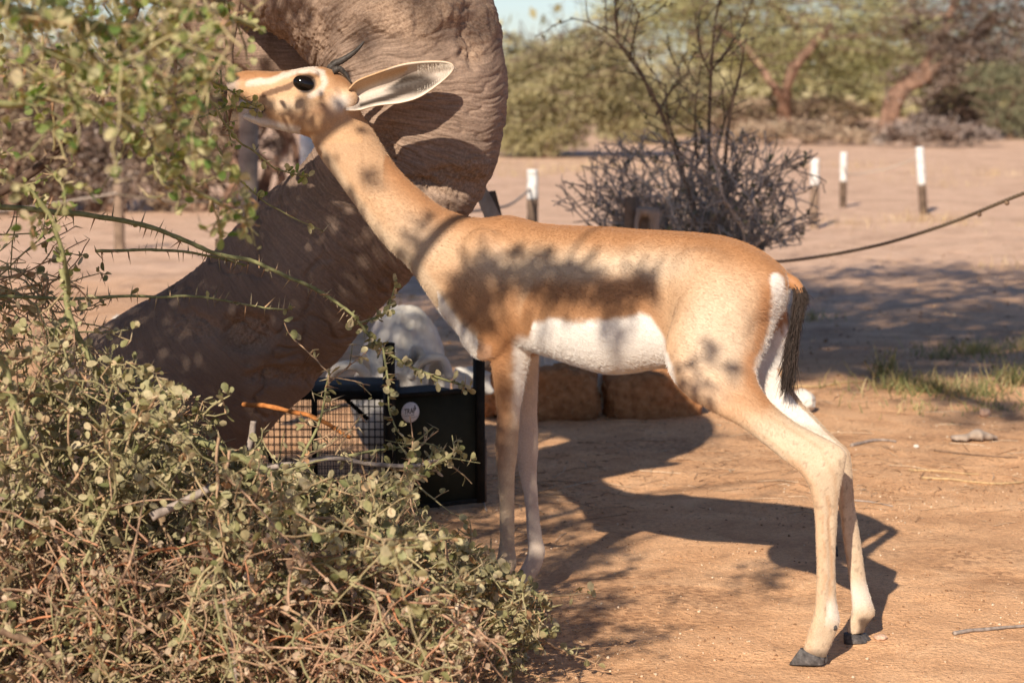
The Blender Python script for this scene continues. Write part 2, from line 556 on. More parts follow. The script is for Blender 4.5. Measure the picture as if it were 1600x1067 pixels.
def coat_mat(name, hair=False):
    m, nt, b = new_mat(name)
    col = N(nt, 'ShaderNodeAttribute', attribute_name='col').outputs['Color']
    if not hair:
        p = geo_pos(nt)
        mp = N(nt, 'ShaderNodeMapping'); nt.links.new(p, mp.inputs[0]); mp.inputs['Scale'].default_value = (1, 1, 1)
        n = noise_tex(nt, 260, 4, .7, mp.outputs[0])
        n2 = noise_tex(nt, 22, 3, .6, p)
        col = mixc(nt, .6, col, mixc(nt, 1, col, ramp(nt, n.outputs['Fac'], [(.3, (.72, .68, .64)), (.7, (1.15, 1.15, 1.15))]), 'MULTIPLY'))
        col = mixc(nt, .35, col, mixc(nt, 1, col, ramp(nt, n2.outputs['Fac'], [(.3, (.8, .76, .72)), (.7, (1.1, 1.1, 1.1))]), 'MULTIPLY'))
        bump(nt, n.outputs['Fac'], .15, .002, b)
    nt.links.new(col, b.inputs['Base Color'])
    b.inputs['Roughness'].default_value = .6
    b.inputs['Specular IOR Level'].default_value = .25
    if not hair:
        b.inputs['Sheen Weight'].default_value = .15
        b.inputs['Sheen Tint'].default_value = (1, .85, .65, 1)
    return m


M['coat'] = coat_mat('coat')
M['hair'] = coat_mat('hair', True)

M['sandstone'] = simple_mat('sandstone', [(.3, (.36, .22, .15)), (.7, (.55, .37, .27))], 60, .9, .5, .004)

# ================================================================== GROUND
def build_ground():
    ys = np.concatenate([np.linspace(-15, 2.4, 24), np.linspace(2.5, 9.5, 280), np.geomspace(9.55, 18, 130), np.geomspace(18.2, 900, 90)])
    u = np.linspace(-1, 1, 341)
    xs = .22 * u + .78 * u ** 5
    W = 9 + 1.3 * np.maximum(ys, 0)
    X = W[:, None] * xs[None]; Y = np.repeat(ys[:, None], len(u), 1)
    Z = ground_z(X, Y)
    V = np.stack([X, Y, Z], -1).reshape(-1, 3)
    n, m = len(ys), len(u)
    i = np.arange(n - 1)[:, None] * m; j = np.arange(m - 1)[None]
    Q = np.stack([i + j, i + j + 1, i + m + j + 1, i + m + j], -1).reshape(-1, 4)
    o = mesh_obj('ground', V, Q, M['sand'], smooth=True)
    return tag(o, 'red sandy ground strewn with dry leaf crumbs', None, kind='structure')


build_ground()


# ================================================================== GREAT TRUNK
def build_trunk():
    # spine: photo pixel, depth, radius in pixels
    S = [(60, 905, 5.75, 215), (130, 790, 5.72, 190), (235, 665, 5.69, 166), (330, 580, 5.66, 142), (410, 505, 5.63, 130), (500, 410, 5.60, 125), (585, 320, 5.58, 122),
         (636, 238, 5.56, 133), (652, 165, 5.55, 134), (648, 95, 5.56, 136), (612, 20, 5.60, 146), (530, -55, 5.68, 148), (430, -125, 5.80, 140), (330, -230, 5.9, 128), (270, -380, 5.95, 118), (300, -600, 5.95, 105)]
    ctr = np.array([P(a, b, d) for a, b, d, r in S])
    rad = np.array([r * d / F for a, b, d, r in S])
    m, sg = 900, 360
    c = catmull(np.concatenate([ctr, rad[:, None]], 1), m)
    r = c[:, 3]; c = c[:, :3]
    t = norm(np.gradient(c, axis=0))
    v = np.tile(np.array([0, 1.0, 0]), (m, 1))          # away from the camera
    v = norm(v - t * (v * t).sum(1, keepdims=True))
    u = np.cross(t, v)
    th = np.linspace(0, 2 * math.pi, sg, endpoint=False)
    dirs = u[:, None] * np.cos(th)[None, :, None] + v[:, None] * np.sin(th)[None, :, None]
    base = c[:, None] + dirs * (r[:, None, None] * (1 - .10 * np.abs(np.sin(th)) ** 2)[None, :, None])
    s = np.concatenate([[0], np.cumsum(np.linalg.norm(np.diff(c, axis=0), axis=1))])
    Sg = np.repeat(s[:, None], sg, 1); Th = np.repeat(th[None], m, 0)
    arc = np.stack([np.cos(Th), np.sin(Th)], -1) * .22
    q = np.concatenate([arc, Sg[..., None]], -1)
    lump = fbm(base * 3.2, 21, 3) * .024
    warp = fbm(q * 3.2, 31, 2) * .06 + fbm(q * 14, 33, 2) * .006
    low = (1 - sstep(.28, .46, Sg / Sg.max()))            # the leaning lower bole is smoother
    amp = 1 - .7 * low
    ridg = fbm(np.stack([arc[..., 0] * 7, arc[..., 1] * 7, (Sg + warp) * 75], -1), 41, 3, .55)
    crk = 1 - np.abs(vnoise(np.stack([arc[..., 0] * 9, arc[..., 1] * 9, (Sg + warp) * 95], -1), 45))
    fine = fbm(np.stack([arc[..., 0] * 26, arc[..., 1] * 26, (Sg + warp) * 230], -1), 47, 2)
    disp = lump + amp * (ridg * .0032 + fine * .0016 - crk ** 9 * .0042)
    # folds: a few deep creases across the axis
    fold = np.sin((Sg + warp * 1.5) * 42) * sstep(.15, .5, fbm(q * 2.4, 51, 2)) * (1 - .6 * low)
    disp -= np.clip(fold, 0, 1) ** 8 * .007
    crk2 = 1 - np.abs(fbm(base * 7.5, 53, 3))
    disp -= sstep(.90, 1.0, crk2) * .006 * sstep(0, .3, fbm(base * 3, 57, 2))
    pr = project(base)
    front = (dirs[..., 1] < .25)
    rough = np.zeros_like(disp)
    for (px, py, rx, ry, amp_, ra) in [(640, 28, 75, 38, .030, .9), (560, 20, 60, 40, .018, .5), (735, 62, 24, 42, -.022, 1.0), (757, 40, 14, 30, .012, .8), (702, 285, 62, 24, -.018, .9), (735, 262, 26, 22, .012, .7),
                                  (650, 292, 50, 14, -.014, .7), (470, 50, 60, 45, -.016, .7), (388, 520, 42, 34, -.045, .8), (455, 590, 70, 16, -.02, .4), (300, 510, 45, 22, -.012, .4), (565, 262, 28, 60, .012, .6), (690, 15, 34, 28, .022, .8), (600, 235, 26, 40, -.018, .8)]:
        w = 0.55 + .45 * fbm(base * 30 + px, 61, 2)
        g = np.exp(-(((pr[..., 0] - px) / rx) ** 2 + ((pr[..., 1] - py) / ry) ** 2) * 1.3) * front
        g = sstep(.25, .75, g + .35 * w * (g > .05))
        rag = fbm(base * 55, 71 + int(px), 4, .62)
        disp += g * (amp_ * .6 + rag * .010)
        rough = np.maximum(rough, g * ra * .8)
    # general patches of rough bark
    pt = sstep(.26, .5, fbm(base * 5.5, 81, 4))
    disp += pt * fbm(base * 60, 83, 3) * .004
    rough = np.maximum(rough, pt * .25)
    V = base + dirs * disp[..., None]
    i = np.arange(m - 1)[:, None] * sg; j = np.arange(sg)[None]; k = (j + 1) % sg
    Q = np.stack([i + j, i + k, i + sg + k, i + sg + j], -1).reshape(-1, 4)
    root = empty('big_tree', (V[0, :, 0].mean(), V[0, :, 1].mean(), 0), 'massive old tree with twisted wrinkled brown trunk curling above the gazelle', 'tree')
    suv = np.stack([Th * .25, Sg + warp], -1)
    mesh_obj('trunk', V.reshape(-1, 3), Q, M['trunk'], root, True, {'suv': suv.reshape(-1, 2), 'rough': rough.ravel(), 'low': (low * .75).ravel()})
    # hidden fork behind: second limb seen above the head
    mb = MB()
    pts = catmull([P(600, 150, 5.9), P(500, 95, 5.95), P(420, 70, 6.0), P(330, 10, 6.05), P(230, -120, 6.1), P(150, -400, 6.1)], 60)
    tube(mb, pts, np.linspace(.11, .075, 60) * (1 + .12 * fbm(pts * 9, 5)), 20)
    V, F_, A = mb.geo()
    V = V + norm(V - pts[np.argmin(((V[:, None] - pts[None]) ** 2).sum(-1), 1)]) * (fbm(V * 25, 9, 3) * .012)[:, None]
    sv = np.stack([V[:, 0] * 1.2, V[:, 2]], -1)
    mesh_obj('limb', V, F_, M['trunk'], root, True, {'suv': sv, 'rough': A * 0})
    return root


BIG = build_trunk()

# ================================================================== GAZELLE
SAG_X = np.array([300, 345, 560, 700, 790, 900, 1200, 1260, 1400.])
SAG_Y = np.array([5.19, 5.19, 5.17, 5.14, 5.11, 5.02, 4.75, 4.70, 4.60])
LAT = norm(np.array([.53, .85, 0]))          # lateral axis of the body, away from the camera
LATH = norm(np.array([.10, 1.0, 0]))         # the same for the head


def sag(px):
    return float(np.interp(px, SAG_X, SAG_Y))


def S3(px, py, dd=0.0):
    return P(px, py, sag(px) + dd)


def loft(A, B, W, lat, m=None, seg=28, ex=2.0, low=0.0):
    """tube through pairs A (top/front) and B (bottom/back) with half width W along lat"""
    A, B, W = np.asarray(A, float), np.asarray(B, float), np.asarray(W, float)
    lat = np.broadcast_to(np.asarray(lat, float), A.shape)
    m = m or len(A) * 7
    D = catmull(np.concatenate([A, B, W[:, None], lat], 1), m)
    A, B, W, lat = D[:, :3], D[:, 3:6], np.maximum(D[:, 6], .002), norm(D[:, 7:10])
    th = np.linspace(0, 2 * math.pi, seg, endpoint=False)
    c, s = np.cos(th), np.sin(th)
    e = 2.0 / ex
    c2 = np.sign(c) * np.abs(c) ** e; s2 = np.sign(s) * np.abs(s) ** e
    wid = W[:, None] * (1 - low * c[None])
    V = (A + B)[:, None] / 2 + (A - B)[:, None] / 2 * c2[None, :, None] + lat[:, None] * (wid * s2[None])[..., None]
    n = m
    i = np.arange(n - 1)[:, None] * seg; j = np.arange(seg)[None]; k = (j + 1) % seg
    Q = np.stack([i + j, i + k, i + seg + k, i + seg + j], -1).reshape(-1, 4)
    V = np.concatenate([V.reshape(-1, 3), ((A + B) / 2)[[0, -1]]])
    b = n * seg; jj = np.arange(seg); kk = (jj + 1) % seg
    F3 = np.concatenate([np.stack([np.full(seg, b), kk, jj], 1), np.stack([np.full(seg, b + 1), b - seg + jj, b - seg + kk], 1)])
    return V, F3, Q


def ellipsoid(c, ax, sub=3):
    V, Fs = icosphere(sub)
    return np.asarray(c) + V @ np.asarray(ax), Fs


def in_ranges(x, a, b, soft):
    return sstep(a - soft, a + soft, x) * (1 - sstep(b - soft, b + soft, x))


def seg_dist(px, py, pts):
    d = np.full(px.shape, 1e9)
    for (x0, y0), (x1, y1) in zip(pts[:-1], pts[1:]):
        vx, vy = x1 - x0, y1 - y0
        t = np.clip(((px - x0) * vx + (py - y0) * vy) / (vx * vx + vy * vy), 0, 1)
        d = np.minimum(d, np.hypot(px - x0 - t * vx, py - y0 - t * vy))
    return d


def build_gazelle():
    mb = MB()
    def body(st, lat, dd=0.0, depth=None, **kw):
        f = (lambda x, y: P(x, y, depth)) if depth is not None else (lambda x, y: S3(x, y, dd))
        A = [f(a, b) for a, b, c, d, w in st]; B = [f(c, d) for a, b, c, d, w in st]
        V, F3, Q = loft(A, B, [s[4] for s in st], lat, **kw)
        mb.add(V, F3, Q)
    # trunk of the body, tail end -> chest -> neck
    body([(1228, 440, 1226, 458, .012), (1222, 424, 1214, 490, .050), (1204, 406, 1190, 530, .085), (1172, 385, 1160, 560, .108), (1123, 369, 1115, 575, .118),
          (1052, 362, 1040, 574, .122), (1000, 359, 990, 582, .128), (953, 356, 950, 582, .132), (900, 354, 900, 568, .128), (845, 350, 850, 552, .118), (815, 343, 822, 547, .110),
          (792, 337, 795, 547, .102), (755, 341, 757, 541, .098), (724, 338, 722, 516, .090), (697, 329, 690, 474, .078), (676, 317, 652, 424, .066), (648, 292, 606, 382, .057),
          (619, 262, 562, 325, .051), (598, 232, 533, 285, .048), (581, 205, 505, 247, .047), (562, 178, 492, 215, .046), (545, 150, 490, 190, .044)], LAT, ex=2.15, low=.10, m=200, seg=40)
    # head
    body([(560, 146, 552, 190, .028), (548, 128, 532, 206, .047), (530, 115, 512, 213, .053), (507, 106, 492, 217, .057), (484, 105, 473, 211, .058), (460, 109, 450, 206, .052),
          (436, 112, 428, 194, .043), (418, 112, 414, 176, .037), (400, 111, 398, 163, .033), (384, 111, 383, 156, .030), (370, 114, 371, 150, .027), (360, 119, 362, 146, .022), (355, 125, 356, 139, .012)], LATH, depth=5.18, ex=2.3, low=.05, m=120)
    body([(460, 172, 455, 208, .040), (436, 176, 430, 202, .032), (414, 178, 410, 198, .026), (398, 178, 397, 193, .022), (386, 177, 386, 188, .017), (379, 180, 380, 185, .006)], LATH, depth=5.18, m=50)
    # near shoulder blade and far shoulder
    for s in (-1, 1):
        ax = np.stack([norm(np.array([-.85, .53, 0])) * .085, LAT * .035, np.array([0, 0, .15])])
        V, Fs = ellipsoid(S3(785, 455) + LAT * s * .078, ax); mb.add(V, Fs)
        ax = np.stack([norm(np.array([-.85, .53, 0.1])) * .11, LAT * .05, np.array([0, 0, .13])])
        V, Fs = ellipsoid(S3(1128, 478) + LAT * s * .078, ax); mb.add(V, Fs)
        # brow over the eye, cheek
        V, Fs = ellipsoid(P(486, 115, 5.18) + LATH * s * .043, np.diag([.026, .013, .012])); mb.add(V, Fs)
        V, Fs = ellipsoid(P(500, 182, 5.18) + LATH * s * .040, np.diag([.046, .020, .040])); mb.add(V, Fs)
        V, Fs = ellipsoid(P(550, 154, 5.18) + LATH * s * .036, np.diag([.020, .016, .022])); mb.add(V, Fs)   # ear root
    hd = G(1265, 1033)[1]
    # near hind leg
    NH = [(1125, 400, 1165, 405, .010), (1090, 425, 1195, 432, .030), (1058, 480, 1208, 490, .058), (1043, 530, 1196, 535, .062), (1046, 575, 1182, 568, .056), (1073, 615, 1180, 590, .047), (1114, 642, 1190, 612, .039),
          (1156, 665, 1210, 636, .031), (1197, 695, 1246, 662, .025), (1228, 721, 1288, 684, .0225), (1251, 739, 1317, 700, .0215), (1263, 756, 1322, 716, .0205), (1270, 780, 1313, 764, .0175), (1274, 806, 1309, 800, .0155),
          (1276, 850, 1306, 850, .0145), (1276, 893, 1305, 893, .0145), (1274, 938, 1307, 938, .0165), (1270, 964, 1311, 970, .0195), (1262, 989, 1304, 993, .0185), (1257, 1008, 1294, 1015, .019), (1252, 1018, 1290, 1029, .016)]
    hipn = sag(1150) - .062
    def leg(st, d0, d1, y0, y1, lat=LAT, lean=0):
        A, B = [], []
        for a, b, c, d, w in st:
            yy = (b + d) / 2
            dep = d0 + (d1 - d0) * float(sstep(y0, y1, np.array(yy)))
            A.append(P(a, b, dep)); B.append(P(c, d, dep))
        V, F3, Q = loft(A, B, [s[4] for s in st], lat, ex=2.1, m=130, seg=24)
        mb.add(V, F3, Q)
    leg(NH, hipn, hd, 480, 760)
    fd = G(1342, 1001)[1]
    FH = [(1160, 420, 1205, 425, .015), (1125, 455, 1224, 460, .042), (1135, 510, 1228, 520, .05), (1150, 550, 1222, 548, .048), (1165, 590, 1222, 572, .042), (1185, 622, 1232, 600, .035), (1212, 652, 1250, 628, .028),
          (1240, 682, 1277, 656, .0235), (1272, 711, 1308, 688, .022), (1294, 733, 1326, 706, .021), (1304, 756, 1331, 740, .0185), (1311, 788, 1334, 784, .0155), (1319, 850, 1345, 850, .0145), (1327, 908, 1354, 908, .0155),
          (1331, 940, 1363, 942, .0195), (1330, 958, 1367, 960, .0195), (1325, 974, 1354, 978, .0165), (1322, 988, 1350, 990, .0165)]
    leg(FH, sag(1180) + .062, fd, 480, 760)
    # front legs
    dn, df = 5.075, 5.185
    NF = [(775, 395, 815, 395, .012), (752, 440, 842, 440, .032), (750, 490, 845, 490, .040), (757, 525, 836, 522, .038), (766, 550, 828, 546, .033), (772, 580, 821, 580, .028), (775, 610, 816, 610, .0235), (777, 640, 812, 640, .0215), (777, 668, 810, 672, .0215), (775, 695, 808, 700, .0205),
          (778, 735, 803, 742, .0155), (781, 773, 802, 778, .0140), (782, 830, 803, 830, .0140), (780, 856, 804, 858, .0165), (776, 876, 806, 880, .0195), (767, 902, 797, 908, .017), (757, 926, 787, 930, .018), (752, 940, 784, 944, .017)]
    leg(NF, sag(795) - .062, dn, 500, 640)
    FFr = [(790, 470, 850, 470, .036), (797, 520, 845, 520, .034), (804, 555, 839, 555, .030), (806, 600, 838, 600, .0255), (808, 652, 838, 652, .0215), (808, 692, 839, 692, .021), (812, 737, 838, 737, .016), (820, 775, 840, 780, .014),
           (824, 835, 846, 838, .014), (826, 860, 850, 862, .019), (816, 884, 844, 888, .0175), (801, 907, 828, 912, .017), (793, 924, 822, 928, .017)]
    leg(FFr, sag(815) + .058, df, 500, 640)
    V, F_, A = mb.geo()
    me = make_mesh('gz_raw', V, F_)
    tmp = bpy.data.objects.new('gz_raw', me); C.objects.link(tmp)
    md = tmp.modifiers.new('r', 'REMESH'); md.mode = 'VOXEL'; md.voxel_size = .0042
    sm = tmp.modifiers.new('s', 'SMOOTH'); sm.factor = .5; sm.iterations = 6
    dg = bpy.context.evaluated_depsgraph_get(); dg.update()
    em = tmp.evaluated_get(dg).to_mesh()
    nv = len(em.vertices); V = np.empty(nv * 3, np.float32); em.vertices.foreach_get('co', V); V = V.reshape(-1, 3).astype(float)
    Q = np.array([p.vertices[:] for p in em.polygons if len(p.vertices) == 4]); T = np.array([p.vertices[:] for p in em.polygons if len(p.vertices) == 3])
    ed = np.empty(len(em.edges) * 2, np.int32); em.edges.foreach_get('vertices', ed); ed = ed.reshape(-1, 2)
    nm = np.empty(nv * 3, np.float32); em.vertices.foreach_get('normal', nm); nm = nm.reshape(-1, 3).astype(float)
    p0_ = project(V)
    wsm = np.maximum(np.exp(-(((p0_[:, 0] - 1085) / 75) ** 2 + ((p0_[:, 1] - 440) / 90) ** 2) ** 2), np.exp(-(((p0_[:, 0] - 790) / 70) ** 2 + ((p0_[:, 1] - 430) / 85) ** 2) ** 2))
    wsm = np.maximum(wsm, np.exp(-(((p0_[:, 0] - 600) / 120) ** 2 + ((p0_[:, 1] - 300) / 110) ** 2) ** 2) * .7)[:, None]
    deg = np.bincount(ed.ravel(), minlength=nv)[:, None]
    for _ in range(60):
        acc = np.zeros_like(V)
        for ax_ in range(3):
            acc[:, ax_] = np.bincount(ed[:, 0], V[ed[:, 1], ax_], nv) + np.bincount(ed[:, 1], V[ed[:, 0], ax_], nv)
        V = V + (acc / deg - V) * .5 * wsm
    # tendon groove on the hind cannons, gentle muscle relief
    fe = np.interp(p0_[:, 1], [720, 760, 800, 900, 960, 1000], [1240, 1268, 1275, 1277, 1272, 1260])
    gr = np.exp(-((p0_[:, 0] - fe - 21) / 3.5) ** 2) * ((p0_[:, 1] > 770) & (p0_[:, 1] < 960) & (p0_[:, 0] < 1312))
    V = V - nm * (gr * .0022)[:, None] + nm * (fbm(V * 7, 15, 2) * .0022 * (p0_[:, 0] > 600))[:, None]
    tmp.evaluated_get(dg).to_mesh_clear()
    bpy.data.objects.remove(tmp); bpy.data.meshes.remove(me)

    # ---- coat colours (coat pattern in near-side coordinates, mirrored to the far side)
    pr = project(V)
    sg = np.interp(pr[:, 0], SAG_X, SAG_Y)
    off = V[:, 1] - sg
    latw = np.where(pr[:, 0] < 570, .1, .53)
    Vm = V.copy(); far = off > 0
    Vm[far, 1] -= 2 * off[far] * .75; Vm[far, 0] -= 2 * off[far] * .6 * latw[far]
    pm = project(Vm); x, y = pm[:, 0].copy(), pm[:, 1].copy()
    nz = fbm(V * 14, 5, 3); nz2 = fbm(V * 60, 6, 2)
    x += nz * 6 + nz2 * 3; y += nz * 6 + nz2 * 3
    tan = np.array([.45, .285, .165]); ruf = np.array([.345, .165, .070]); pale = np.array([.53, .415, .30]); white = np.array([.70, .655, .60]); cream = np.array([.50, .40, .285]); dark = np.array([.035, .022, .016]); drk = np.array([.22, .10, .045])
    col = np.tile(tan, (nv, 1))
    def mix(c, w):
        nonlocal col
        col = col * (1 - w[:, None]) + c * w[:, None]
    backl = np.interp(x, [560, 620, 680, 790, 950, 1120, 1220, 1250], [195, 262, 318, 338, 356, 368, 415, 445])
    mix(ruf, .95 * (1 - sstep(0, 75, y - backl)) * (x > 600))
    # pale saddle of the flank and haunch
    mix(pale, .8 * in_ranges(y, 395, 440, 22) * in_ranges(x, 740, 1080, 40))
    mix(pale, .95 * np.exp(-(((x - 1125) / 62) ** 2 + ((y - 530) / 85) ** 2) ** 1.5))
    mix(pale, .55 * np.exp(-(((x - 640) / 50) ** 2 + ((y - 380) / 40) ** 2)))
    # rufous flank band above the belly
    bel = np.interp(x, [815, 835, 860, 900, 960, 1000, 1020, 1040, 1050], [560, 505, 500, 502, 500, 493, 500, 530, 570])
    mix(ruf * .9, .85 * in_ranges(y - bel, -62, 0, 16) * in_ranges(x, 700, 1030, 25))
    mix(ruf, .7 * in_ranges(y, 440, 540, 30) * in_ranges(x, 700, 815, 15))
    # belly
    torso = (x > 820) & (x < 1056) & (y < 600)
    mix(white, sstep(-7, 5, y - bel) * sstep(822, 834, x) * (1 - sstep(1036, 1048, x + .25 * (540 - y))) * (y < 610))
    # throat / chest edge
    thr = np.interp(x, [480, 520, 560, 610, 655, 690, 722, 757], [218, 265, 322, 384, 424, 470, 514, 545])
    mix(cream, .6 * sstep(-26, -4, y - thr) * (x > 500) * (x < 760) * (y > 215) * (y < 560))
    mix(white, .8 * sstep(-12, 0, y - thr) * (x > 685) * (x < 768) * (y > 440) * (y < 560))
    # near front leg: rufous front, white back strip above the knee
    fl = (y > 520) & (x > 745) & (x < 862)
    cx = np.interp(y, [520, 600, 690, 800, 900], [795, 793, 791, 791, 780])
    ins = far | (nm @ LAT > .35)
    mix(cream, fl * .75 * sstep(600, 720, y))
    mix(ruf * 1.05, fl * (1 - sstep(-8, 12, x - cx)) * (1 - sstep(640, 800, y)) * .85)
    mix(white, fl * sstep(2, 16, x - cx) * (1 - sstep(600, 690, y)) * sstep(520, 540, y))
    mix(drk, fl * .5 * np.exp(-(((x - 782) / 12) ** 2 + ((y - 715) / 40) ** 2)))
    # hind legs: cream below, rufous edge on the back of the thigh, white rump
    hl = (x > 1040)
    mix(cream, hl * .85 * sstep(0, 60, (y - 640) + (x - 1150) * .35) * (x > 1060))
    edge = seg_dist(x, y, [(1200, 455), (1196, 490), (1186, 525), (1172, 560), (1176, 600), (1196, 625)])
    mix(ruf * 1.05, hl * .85 * np.exp(-(edge / 13) ** 2))
    mix(ruf, hl * .5 * np.exp(-(((x - 1160) / 30) ** 2 + ((y - 625) / 22) ** 2)))
    rump = seg_dist(x, y, [(1214, 438), (1218, 470), (1210, 510), (1196, 545), (1188, 575)])
    mix(white, hl * (1 - sstep(6, 14, rump)))
    rear = (nm @ norm(np.array([.85, -.2, -.1]))) > .55
    # inner faces of the hind legs and the groin
    inner = (off * np.sign(nm @ LAT) < 0) & (np.abs(off) < .10) & (y > 480)
    mix(white, hl * inner * .9 * (1 - sstep(660, 740, y)) * (np.abs(nm @ LAT) > .3))
    dl = hl & (y > 720)
    front_edge = np.interp(y, [720, 760, 800, 900, 960, 1000], [1240, 1268, 1275, 1277, 1272, 1260])
    mix(tan * 1.1, dl * .5 * (1 - sstep(4, 14, x - front_edge)))
    mix(np.array([.36, .19, .09]), dl * .6 * np.exp(-((x - front_edge - 20) / 2.6) ** 2) * (y > 770) * (y < 965))
    mix(np.array([.40, .22, .11]), dl * .5 * np.exp(-((x - front_edge - 10) / 2.4) ** 2) * (y > 800) * (y < 950) * (fbm(V * 30, 23, 2) > -.1))
    vein = seg_dist(x, y, [(1150, 640), (1175, 672), (1205, 690), (1235, 716), (1262, 748), (1272, 790)])
    mix(np.array([.36, .20, .10]), hl * .35 * np.exp(-(vein / 2.6) ** 2))
    vein = seg_dist(x, y, [(1205, 652), (1245, 676), (1285, 702), (1302, 740), (1304, 800)])
    mix(np.array([.36, .20, .10]), hl * .35 * np.exp(-(vein / 3.0) ** 2))
    mix(np.array([.12, .08, .055]), hl * .35 * ((fbm(V * 150, 27, 2) > .45) & (y > 690)))
    mix(white, hl * .5 * in_ranges(y, 935, 975, 12) * (x > 1290))
    mix(dark * 2.2, hl * sstep(960, 970, pr[:, 1] + nz2 * 5) * sstep(1338, 1346, pr[:, 0] + nz2 * 5) * .92)
    mix(dark * 2, hl * .7 * (pr[:, 1] > 1012) * (pr[:, 0] < 1300) * np.clip((pr[:, 1] - 1012) / 10, 0, 1))
    # even pale tone on the far front leg
    ff = far & (pr[:, 1] > 555) & (pr[:, 0] > 790) & (pr[:, 0] < 862)
    mix(np.array([.56, .47, .39]), ff * .9)
    # ---- face
    hx, hy = pr[:, 0] + nz2 * 2, pr[:, 1] + nz2 * 2
    hd_ = (hx < 566) & (hy < 224)
    mix(np.array([.50, .31, .17]), hd_ * .9)
    top = np.interp(hx, [350, 366, 423, 459, 482, 506, 530, 549], [122, 117, 113, 110, 106, 106, 115, 129])
    mix(ruf * .95, hd_ * (1 - sstep(6, 15, hy - top)) * .9)
    mix(ruf * .8, hd_ * .75 * np.exp(-(((hx - 528) / 16) ** 2 + ((hy - 125) / 14) ** 2)))
    mix(np.array([.58, .50, .42]), hd_ * (1 - sstep(2.5, 7.5, seg_dist(hx, hy, [(388, 131), (420, 127), (440, 121), (462, 111), (485, 108), (503, 114), (508, 130), (500, 145), (485, 150)]))) * .9)
    mix(drk * .5, hd_ * (1 - sstep(2.8, 6.5, seg_dist(hx, hy, [(468, 128), (450, 135), (430, 142), (412, 148)]))) * .9)
    mix(ruf, hd_ * .7 * np.exp(-(((hx - 498) / 26) ** 2 + ((hy - 172) / 9) ** 2)))
    mix(cream, hd_ * .8 * np.exp(-(((hx - 450) / 34) ** 2 + ((hy - 165) / 12) ** 2)))
    jaw = np.interp(hx, [380, 411, 447, 473, 492], [188, 198, 207, 211, 218])
    mix(white * .95, hd_ * sstep(-18, -6, hy - jaw) * (hx < 470))
    mix(np.array([.33, .27, .235]), hd_ * .9 * (1 - sstep(362, 380, hx)) * sstep(120, 130, hy))
    mix(white * .85, hd_ * .9 * np.exp(-(((hx - 533) / 17) ** 2 + ((hy - 162) / 14) ** 2)))
    # mouth: dark lips and gum
    mix(dark, hd_ * (1 - sstep(5, 9, seg_dist(hx, hy, [(382, 162), (398, 168), (408, 171)]))))
    mix(dark * .8, hd_ * (1 - sstep(2, 5, seg_dist(hx, hy, [(370, 122), (362, 126), (357, 128)]))))
    mix(dark, hd_ * (1 - sstep(14, 19, np.hypot(hx - 478, (hy - 131) * 1.08))) * (off < .02))
    col = np.clip(col * (1 + .06 * nz[:, None] + .05 * nz2[:, None]), .004, .9)

    base = P(1000, 900, 4.9); base[2] = 0
    root = empty('gazelle', base, 'tan and white gazelle with small horns stretching its neck to browse the bush', 'gazelle')
    fl_ = [f for f in (T, Q) if len(f)]
    mesh_obj('body', V, fl_, M['coat'], root, True, {'col': col})

    # ---- fur
    tris = [Q[:, [0, 1, 2]], Q[:, [0, 2, 3]]] + ([T] if len(T) else [])
    tris = np.concatenate(tris)
    rng = np.random.default_rng(5)
    a, b, c = V[tris[:, 0]], V[tris[:, 1]], V[tris[:, 2]]
    ar = np.linalg.norm(np.cross(b - a, c - a), axis=1)
    n = 230000
    ti = rng.choice(len(tris), n, p=ar / ar.sum())
    w = rng.dirichlet((1, 1, 1), n)
    pos = a[ti] * w[:, :1] + b[ti] * w[:, 1:2] + c[ti] * w[:, 2:]
    nn = norm(nm[tris[ti, 0]] * w[:, :1] + nm[tris[ti, 1]] * w[:, 1:2] + nm[tris[ti, 2]] * w[:, 2:])
    cc = col[tris[ti, 0]] * w[:, :1] + col[tris[ti, 1]] * w[:, 1:2] + col[tris[ti, 2]] * w[:, 2:]
    pp = project(pos)
    keep = ~((np.hypot(pp[:, 0] - 478, pp[:, 1] - 131) < 17) & (pos[:, 1] < 5.2))
    pos, nn, cc, pp = pos[keep], nn[keep], cc[keep], pp[keep]
    n = len(pos)
    back = norm(np.array([.85, -.53, -.35])); down = np.array([0, 0, -1.0])
    wl = sstep(560, 680, pp[:, 1])[:, None]
    comb = back * (1 - wl) + down * wl
    hw = (1 - sstep(540, 580, pp[:, 0]))[:, None]
    comb = comb * (1 - hw) + np.array([1, 0, -.3]) * hw
    comb = comb - nn * (comb * nn).sum(1, keepdims=True)
    comb = norm(comb + rng.normal(0, .18, (n, 3)))
    L = np.where(pp[:, 0] < 560, .0038, .0070) * np.where(pp[:, 1] > 680, .55, 1.0) * rng.uniform(.6, 1.25, n)
    rumpw = np.exp(-((pp[:, 0] - 1195) / 25) ** 2 - ((pp[:, 1] - 520) / 60) ** 2)
    L = L * (1 + .9 * rumpw)
    p1 = pos + (comb * .95 + nn * .24) * (L * .5)[:, None]
    p2 = p1 + (comb * .97 + nn * .12) * (L * .5)[:, None]
    hair_obj('coat_hair', np.stack([pos - nn * .0006, p1, p2], 1), np.full(n, .00022), np.clip(cc * rng.uniform(.92, 1.12, (n, 1)), .004, .9), root)

    # ---- eyes
    for s in (-1, 1):
        c0 = P(481, 131, 5.18) + LATH * s * .0490
        V_, Fs = ellipsoid(c0, np.stack([np.array([.0235, 0, -.0075]), LATH * .0135, np.array([.0045, 0, .0170])]), 4)
        mesh_obj('eye', V_, Fs, M['eye'], root, True)
